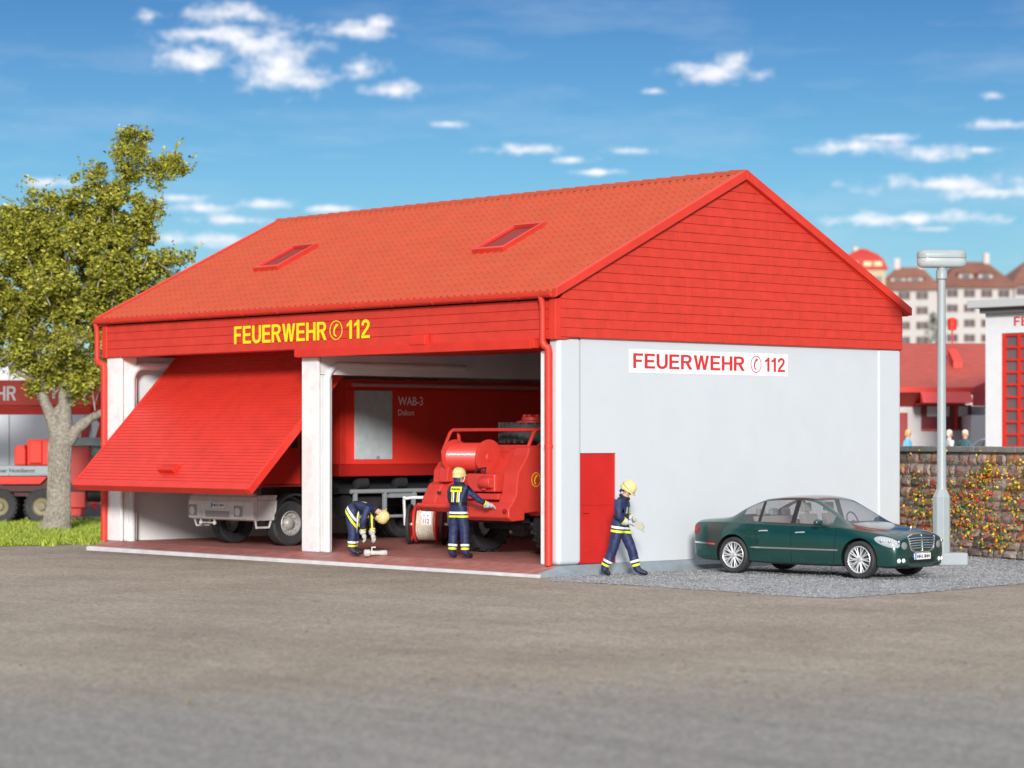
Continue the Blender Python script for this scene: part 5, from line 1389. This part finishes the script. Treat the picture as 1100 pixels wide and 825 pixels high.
# white hall behind the crane
wh = empty('white_hall', at(0,84,GZ), YAW, 'white panelled hall with dark plinth behind the crane lorry', 'building')
k_ = 84/F_PX
b = MB()
for u in range(-210,175,44): b.box(u*k_+.012,(u+44)*k_-.012,0,.3,.42,5.2)
b.box(-210*k_,186*k_,.31,8,.0,5.19)
b.build('wall', WHITE, wh); MB().box(-210*k_,186*k_,-.04,.299,0,.418).build('plinth', mat('plinth_dark',(.14,.16,.18),.8,var=.1), wh)
MB().box(-213*k_,189*k_,-.2,8.2,5.22,5.5).build('roof', mat('roof_grey',(.25,.26,.27),.7), wh)

# ------------------------------------------------------------------ right background
TZ = .95
# main station building with tall red window
ms = empty('main_station', (-13.75,32.4,TZ), 0, 'white flat roofed station hall with tall red gridded gate at the right edge', 'building')
b = MB(); b.box(0,.62,0,.3,0,5.55); b.box(.62,4.22,0,.3,4.9,5.55); b.box(4.22,5.0,0,.3,0,5.55); b.box(5.0,8.6,0,.3,4.9,5.55); b.box(8.6,9.4,0,.3,0,5.55); b.box(0,9.4,.31,8,0,5.54)
b.build('wall', mat('wall_white2',(.78,.77,.77),.5,var=.03), ms)
MB().box(-.05,.0,.25,.6,0,5.5).build('corner_trim', WHITE, ms)
for x0 in (.62,5.0):
    g_ = MB().box(x0,x0+3.6,.12,.2,0,4.898).build('gate', mat('gate_glass',(.16,.11,.12),.2,var=.15,vscale=1.5), ms)
    b = MB(); 
    for i in range(7): b.box(x0+.60*i-.0 if i else x0,x0+.60*i+(.13 if i in (0,) else .10) ,.03,.12,0,4.89)
    for j in range(13): b.box(x0+.02,x0+3.58,.045,.119,.40*j+.005,.40*j+.075)
    b.build('gate_bars', REDG, g_)
b = MB(); b.box(-.30,10,-.6,8.2,5.72,5.98); b.build('roof', mat('roof_edge',(.50,.51,.50),.6), ms, bevel=.02)
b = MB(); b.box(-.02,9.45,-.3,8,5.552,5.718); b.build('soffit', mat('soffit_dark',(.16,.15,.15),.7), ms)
blocktext('lettering', 'FEUERWEHR', REDL, ms, (1.12,-.006,5.12), (1,0,0), (0,0,1), 2.9, .30)
# low red roofed annex
ad = 90; an = empty('annex', at(966,ad,TZ), YAW+R(3), 'low annex with broad red roof, red door and dark red windows behind the stone wall', 'building')
kx = ad/F_PX
def AX(u): return (u-966)*kx
def AZ(v): return zat(v,ad)-TZ
b = MB(); b.box(AX(880),AX(1100),1.0,8,0,AZ(436)); b.box(AX(1040),AX(1100),-.6,.99,0,AZ(446)); b.build('wall', mat('wall_greywhite',(.58,.56,.56),.6,var=.05), an)
b = MB()
ev, rg = AZ(417), zat(369,ad+6)-TZ
b.add([(AX(860),-.35,ev),(AX(1043),-.35,ev),(AX(1140),5.6,rg),(AX(860),5.6,rg),(AX(1200),5.6,rg),(AX(1200),5.6,ev),(AX(860),-.35,ev-.15),(AX(1043),-.35,ev-.15),(AX(1200),5.6,ev-.15),(AX(860),5.6,ev-.15)],
      [(0,1,2,3),(0,6,7,1),(6,9,8,7),(0,3,9,6)])
ra = b.build('roof', mat('roof_annex',(.42,.060,.038),.6,var=.12,bump=.2), an)
b = MB(); b.add([(AX(1043.3),-.35,ev-.16),(AX(1043.3),-.35,ev+.01),(AX(1140.3),5.6,rg),(AX(1200),5.6,rg),(AX(1200),5.6,ev-.6),(AX(1043.3),-.30,ev-.65)], [(0,1,2,3,4,5)]); b.build('gable', mat('gable_dark_red',(.40,.02,.018),.5), an)
b = MB(); b.prism([(-.36,ev-.0),(-.42,ev-.14),(.98,AZ(436)-.02),(.98,ev)], AX(870), AX(1043), 'x'); b.box(AX(870),AX(1043.2),-.47,-.36,ev-.16,ev+.03); b.build('fascia', REDX, an)
b = MB(); b.prism([(-.9,AZ(433)),(-.5,AZ(421)),(-.43,AZ(421)),(-.43,AZ(433))], AX(986), AX(1040), 'x'); b.box(AX(986),AX(1040),-.42,.98,AZ(434),AZ(433)-.01); b.build('canopy', mat('canopy_red',(.66,.06,.06),.4), an)
b = MB(); b.box(AX(964),AX(981),.93,.999,0,AZ(443)); b.build('door', mat('door_dark_red',(.30,.012,.012),.4), an)
wf = MB(); wf.box(AX(996),AX(1051),.90,.999,AZ(462),AZ(434)-.02); w1 = wf.build('window', mat('window_dark_red',(.16,.012,.014),.3), an)
b = MB(); b.box(AX(1002),AX(1026),.87,.899,AZ(447),AZ(436)); b.box(AX(1036),AX(1046.5),.87,.899,AZ(447),AZ(436)); b.build('pane', mat('blind_white',(.55,.55,.54),.5), w1)
b = MB(); b.box(AX(1032),AX(1035),.85,.899,AZ(462),AZ(435)); b.box(AX(996),AX(1051),.85,.899,AZ(462),AZ(460.5)); b.build('frame', REDG, w1)
b = MB(); b.prism([(2.2,ev+.75),(3.1,ev+1.30),(3.1,ev+1.55),(2.2,ev+1.05)], AX(1040), AX(1050), 'x'); b.build('roof_window', RED, an)
b = MB(); b.lathe([(.03,0),(.03,.55),(.17,.56),(.17,1.0),(.03,1.05)], 12, 'z', (AX(1062),5.6,rg-.05)); b.build('roof_vent', REDG, an)

# white car behind the wall: same saloon body in white
WC = mat('car_white', (.62,.61,.63), .3, coat=.6)
c2 = copy_tree(car)
c2.location = (-15.15,37.6,TZ+.004); c2.rotation_euler = (0,0,R(-88))
c2['label'] = 'white saloon car standing by the low annex behind the stone wall'
def repaint(o):
    if o.type == 'MESH' and any(m == GREEN for m in o.data.materials):
        o.data = o.data.copy()
        for i,m in enumerate(o.data.materials):
            if m == GREEN: o.data.materials[i] = WC
    for c in kids(o): repaint(c)
repaint(c2)

# ------------------------------------------------------------------ far town houses
BR = mat('roof_brown',(.20,.085,.06),.8,var=.15,vscale=.3); BR2 = mat('roof_brown2',(.23,.10,.07),.8,var=.15,vscale=.3)
TW = mat('town_wall',(.50,.47,.45),.8,var=.05,vscale=.4); TP = mat('town_pink',(.55,.45,.40),.8); SHT = mat('shutter_brown',(.13,.055,.03),.7); WG = mat('town_glass',(.12,.11,.12),.3)
CHM = mat('chimney',(.60,.52,.48),.8)
def townhouse(u0, u1, vt, vr, vb, dep, label, hip=.35, skew=0., winw=12, step=19, u_sh=(0,), rowv=16, yel=False, roofm=None):
    k = dep/F_PX; w = (u1-u0)*k; z0 = 0
    r_ = empty('town_house', at(u0,dep,TZ), YAW+skew, label, 'town house', 'town houses behind the annex')
    Z = lambda v: zat(v,dep)-TZ
    h = Z(vt); dp = w*.75
    MB().box(0,w,0,dp,0,h).build('wall', TW, r_)
    b = MB(); o_ = .5; e = -.5
    b.add([(e,e,h),(w+o_,e,h),(w+o_,dp+.5,h),(e,dp+.5,h),(w*hip*.8,dp*.5,Z(vr)),(w*(1-hip*.8),dp*.5,Z(vr)),(e,e,h-.4),(w+o_,e,h-.4),(w+o_,dp+.5,h-.4),(e,dp+.5,h-.4)],
          [(0,1,5,4),(1,2,5),(2,3,4,5),(3,0,4),(0,6,7,1),(1,7,8,2),(2,8,9,3),(3,9,6,0),(6,9,8,7)])
    rf_ = b.build('roof', roofm or BR, r_)
    for fx_ in (.3,.72):
        b = MB(); x = w*fx_; b.box(x-.35,x+.35,dp*.5-.3,dp*.5+.3,Z(vr)-2.5,Z(vr)+1.2); b.build('chimney', CHM, rf_)
    rh = Z(vr)-h
    for fx_ in (.33,.62):
        x = w*fx_; b = MB(); b.box(x-1.,x+1.,dp*.10,dp*.3,h+rh*.15,h+rh*.48); b.build('dormer', TW, rf_)
        b = MB(); b.prism([(x-1.3,h+rh*.46),(x,h+rh*.66),(x+1.3,h+rh*.46)], dp*.06, dp*.36, 'y'); b.build('dormer_roof', roofm or BR, rf_)
        b = MB(); b.box(x-.5,x+.5,dp*.085,dp*.098,h+rh*.2,h+rh*.42); b.build('dormer_window', WG, rf_)
    v = vt+9; nwin = 0
    while v < vb:
        u = u0+8
        while u < u1-8:
            x = (u-u0)*k; b = MB(); ww = winw*k/2; hh = 4.0*k
            b.box(x-ww*.5,x+ww*.5,-.05,0-.002,Z(v)-hh,Z(v)+hh); wn = b.build('window', WG, r_)
            MB().box(x-ww,x-ww*.52,-.10,-.003,Z(v)-hh,Z(v)+hh).build('shutter', SHT, wn); MB().box(x+ww*.52,x+ww,-.10,-.003,Z(v)-hh,Z(v)+hh).build('shutter', SHT, wn)
            u += step; nwin += 1
        v += rowv
    return r_
townhouse(944,1006,309,286,376,330,'white town house with brown hipped roof left of the lamp post', skew=R(-12), roofm=BR2)
townhouse(1015,1090,306,279,372,340,'white town house with brown hipped roof right of the lamp post', skew=R(6))
townhouse(1090,1180,304,277,380,350,'white town house with brown roof at the right picture edge, above the flat hall', skew=R(8), roofm=BR2)
if False: townhouse(1000,1030,322,300,372,380,'narrow white town house in the gap behind the lamp post', winw=8, step=14)
# red mansard house
dd_ = 320; kk = dd_/F_PX
mh = empty('mansard_house', at(905,dd_,TZ), YAW, 'red mansard roofed yellow house peeping over the station roof', 'house')
mz = lambda v: zat(v,dd_)-TZ
w = 46*kk
MB().box(0,w,0,w*.8,0,mz(290)).build('wall', mat('wall_cream',(.50,.40,.24),.7), mh)
b = MB()
lv = [(290,0,-.4),(289,-.4,-.5),(278,2*kk,.4),(273,7*kk,1.5),(268,17*kk,3.0),(266.5,20*kk,3.4)]
vs_ = []
for (v,ins,_) in lv: 
    i2 = ins*.8; vs_ += [(ins-.0,i2*.6,mz(v)),(w-ins,i2*.6,mz(v)),(w-ins,w*.8-i2*.6,mz(v)),(ins,w*.8-i2*.6,mz(v))]
b.add(vs_, [(4*i+j,4*i+(j+1)%4,4*i+4+(j+1)%4,4*i+4+j) for i in range(len(lv)-1) for j in range(4)]+[(0,3,2,1),(20,21,22,23)])
mr_ = b.build('roof', mat('mansard_red',(.45,.03,.02),.6), mh)
for u in (12,27,38):
    b = MB(); b.box(u*kk-.5,u*kk+.5,-.1,1.2,mz(287),mz(281)); b.build('dormer', mat('dormer_cream',(.72,.6,.35),.7), mr_)
b = MB(); b.box(20*kk-.3,20*kk+.3,5,6,mz(267),mz(262)); b.build('chimney', CHM, mr_)
for u in (10,24,38):
    b = MB(); b.box(u*kk-.5,u*kk+.5,-.08,-.002,mz(304),mz(297)); b.build('window', WG, mh)

# far trees
FL = mat('leaf_far',(.05,.08,.04),.8,island=[(.03,.05,.025),(.06,.09,.04),(.09,.12,.05),(.05,.07,.05)])
def far_tree(u, vtop, dep, wpx, label, seed, cat='tree', zb=GZ, grp='dark trees far behind'):
    random.seed(seed); k = dep/F_PX; p = at(u,dep,zb); r_ = empty('far_tree', p, 0, label, cat, grp)
    h = zat(vtop,dep)-zb; w = wpx*k/2
    b = MB(); b.tube([(0,0,0),(.1,0,h*.3),(0,.1,h*.7)], [w*.12,w*.09,w*.03], 8)
    for q in range(5):
        a = random.uniform(0,6.28); b.tube([(0,0,h*.35),(math.cos(a)*w*.3,math.sin(a)*w*.3,h*.5),(math.cos(a)*w*.6,math.sin(a)*w*.6,h*.68)], [w*.06,w*.04,w*.02], 6)
    b.build('trunk', BARK, r_)
    b = MB()
    for i in range(90):
        a = random.uniform(0,6.28); t = random.random(); rr = w*math.sin(math.pi*min(.95,t*.85+.12))*random.random()**.5*.85
        c = Vector((rr*math.cos(a), rr*math.sin(a), h*(.28+.68*t)))
        for j in range(46):
            d = Vector((random.gauss(0,1),random.gauss(0,1),random.gauss(0,1))).normalized()*w*.26*random.random()**.5
            leaf(b, c+d, w*.05)
    b.build('crown', FL, r_)
far_tree(186,275,130,62,'dark far tree showing between the leafy tree and the station roof',1)
far_tree(1002,330,250,34,'dark green tree between the two brown roofed town houses',2, zb=TZ)
far_tree(-60,300,140,120,'dark tree far behind the leafy tree at the left picture edge',3)
# ------------------------------------------------------------------ world and sun
SUN_EL = R(15.5); sdir = (-FWD*1.0+RIGHT*.02); sdir.normalize()
w = bpy.data.worlds.new('World'); scene.world = w; w.use_nodes = True
nt = w.node_tree; N = nt.nodes; L = nt.links; bg = N['Background']
sky = N.new('ShaderNodeTexSky'); sky.sky_type = 'NISHITA'; sky.sun_disc = False; sky.sun_elevation = SUN_EL
sky.sun_rotation = math.atan2(sdir.x, sdir.y); sky.air_density = 1.0; sky.dust_density = .6; sky.ozone_density = 2.2; sky.altitude = 200
tc = N.new('ShaderNodeTexCoord'); sep = N.new('ShaderNodeSeparateXYZ'); L.new(tc.outputs['Generated'], sep.inputs[0])
def M(op, a, b_=None, c=None):
    n = N.new('ShaderNodeMath'); n.operation = op
    for i,x in enumerate((a,b_,c)):
        if x is None: continue
        if isinstance(x,(int,float)): n.inputs[i].default_value = x
        else: L.new(x, n.inputs[i])
    return n.outputs[0]
az = M('ARCTAN2', sep.outputs[1], sep.outputs[0])     # world azimuth
el = M('ARCSINE', sep.outputs[2])
cmb = N.new('ShaderNodeCombineXYZ'); L.new(az, cmb.inputs[0]); L.new(el, cmb.inputs[1])
# large and small warps give each cloud a ragged edge
def nz(scale, det, sy=1.6):
    mp = N.new('ShaderNodeMapping'); mp.inputs['Scale'].default_value = (1,sy,1); L.new(cmb.outputs[0], mp.inputs[0])
    n = N.new('ShaderNodeTexNoise'); n.inputs['Scale'].default_value = scale; n.inputs['Detail'].default_value = det; n.inputs['Roughness'].default_value = .62; L.new(mp.outputs[0], n.inputs['Vector']); return n
n1 = nz(85, 10)
base_az = YAW+math.pi/2
clouds = [(245,14,44,12),(210,63,44,14),(285,48,60,16),(300,80,55,18),(215,36,42,8),(250,36,50,10),(385,33,40,9),(412,24,20,8),(390,71,22,11),(422,97,38,8),(480,133,22,4),(565,161,42,6),(612,172,20,4),
 (765,78,48,12),(788,68,26,12),(703,98,12,4),(920,157,46,8),(952,148,40,4),(1005,165,38,8),(1055,161,20,4),(1075,134,42,5),(1020,198,88,9),(1065,207,60,7),(980,235,100,7),(1000,246,26,3),(680,162,22,4),(160,18,14,7),(50,197,30,6),
 (190,212,34,4),(212,224,28,6),(245,236,36,5),(290,220,30,6),(355,224,28,4),(215,257,50,7),(640,185,30,3),(1065,103,10,5),(300,66,30,30)]
acc = None
for (u,v,rx,ry) in clouds:
    a = base_az-math.atan((u-550)/F_PX); e = math.atan((469.2-v)/F_PX*math.cos(math.atan((u-550)/F_PX)))
    s1 = N.new('ShaderNodeVectorMath'); s1.operation = 'SUBTRACT'; L.new(cmb.outputs[0], s1.inputs[0]); s1.inputs[1].default_value = (a,e,0)
    s2 = N.new('ShaderNodeVectorMath'); s2.operation = 'MULTIPLY'; L.new(s1.outputs[0], s2.inputs[0]); s2.inputs[1].default_value = (F_PX/rx/1.6, F_PX/ry/1.6, 0)
    s3 = N.new('ShaderNodeVectorMath'); s3.operation = 'LENGTH'; L.new(s2.outputs[0], s3.inputs[0])
    acc = s3.outputs['Value'] if acc is None else M('SMOOTH_MIN', acc, s3.outputs['Value'], .25)
den = M('SUBTRACT', 1.0, acc)                       # 1 inside, 0 on the rim
den = M('ADD', den, M('MULTIPLY', M('SUBTRACT', n1.outputs['Fac'], .5), 2.3))
mr = N.new('ShaderNodeMapRange'); mr.interpolation_type = 'SMOOTHSTEP'; L.new(den, mr.inputs['Value']); mr.inputs['From Min'].default_value = .12; mr.inputs['From Max'].default_value = 1.2
# thin veils
n2 = nz(9, 6, 5.); mv = N.new('ShaderNodeMapRange'); L.new(n2.outputs['Fac'], mv.inputs['Value']); mv.inputs['From Min'].default_value = .5; mv.inputs['From Max'].default_value = .85; mv.inputs['To Max'].default_value = .22
fac = M('MAXIMUM', mr.outputs[0], mv.outputs[0])
# unseen bright cloud cover added above the view to strengthen neutral ambient light
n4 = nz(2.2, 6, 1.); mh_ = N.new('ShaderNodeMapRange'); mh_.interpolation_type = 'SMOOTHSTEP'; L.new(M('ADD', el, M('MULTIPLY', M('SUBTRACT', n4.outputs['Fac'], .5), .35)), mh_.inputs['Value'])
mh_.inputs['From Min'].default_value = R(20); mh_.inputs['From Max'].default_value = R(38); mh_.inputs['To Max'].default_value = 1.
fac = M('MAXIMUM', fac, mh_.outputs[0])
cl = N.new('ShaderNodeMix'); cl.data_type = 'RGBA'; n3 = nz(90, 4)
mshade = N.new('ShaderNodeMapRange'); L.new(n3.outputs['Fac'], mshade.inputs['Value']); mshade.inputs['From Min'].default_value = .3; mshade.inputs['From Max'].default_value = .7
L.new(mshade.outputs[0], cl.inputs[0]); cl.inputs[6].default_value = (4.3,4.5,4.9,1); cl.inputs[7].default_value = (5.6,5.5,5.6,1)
gain = N.new('ShaderNodeVectorMath'); gain.operation = 'MULTIPLY'; L.new(sky.outputs[0], gain.inputs[0]); gr = N.new('ShaderNodeValToRGB'); ge = gr.color_ramp.elements; gm = N.new('ShaderNodeMapRange'); L.new(el, gm.inputs['Value']); gm.inputs['From Min'].default_value = 0; gm.inputs['From Max'].default_value = R(12)
ge[0].position = 0; ge[0].color = (.40,.52,.66,1); ge[1].position = 1; ge[1].color = (.085,.195,.36,1); g3 = ge.new(.5); g3.color = (.23,.395,.53,1)
L.new(gm.outputs[0], gr.inputs['Fac']); L.new(gr.outputs[0], gain.inputs[1])
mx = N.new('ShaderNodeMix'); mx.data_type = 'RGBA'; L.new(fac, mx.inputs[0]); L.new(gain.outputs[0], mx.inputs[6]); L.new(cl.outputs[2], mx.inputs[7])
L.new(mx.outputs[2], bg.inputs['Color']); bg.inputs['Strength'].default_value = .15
sd = bpy.data.lights.new('sun','SUN'); sd.energy = 3.2; sd.angle = R(9); sd.color = (1,.965,.91)
so = bpy.data.objects.new('sun', sd); col.objects.link(so); so.location = (0,-20,30)
dirv = -(sdir*math.cos(SUN_EL)+Vector((0,0,math.sin(SUN_EL))))
so.rotation_euler = dirv.to_track_quat('-Z','Y').to_euler()
vs = scene.view_settings; vs.view_transform = 'Standard'; vs.look = 'None'; vs.gamma = 1; vs.exposure = 0.43; vs.use_curve_mapping = False
scene.render.resolution_x = 1024; scene.render.resolution_y = 768
scene.render.engine = 'CYCLES'
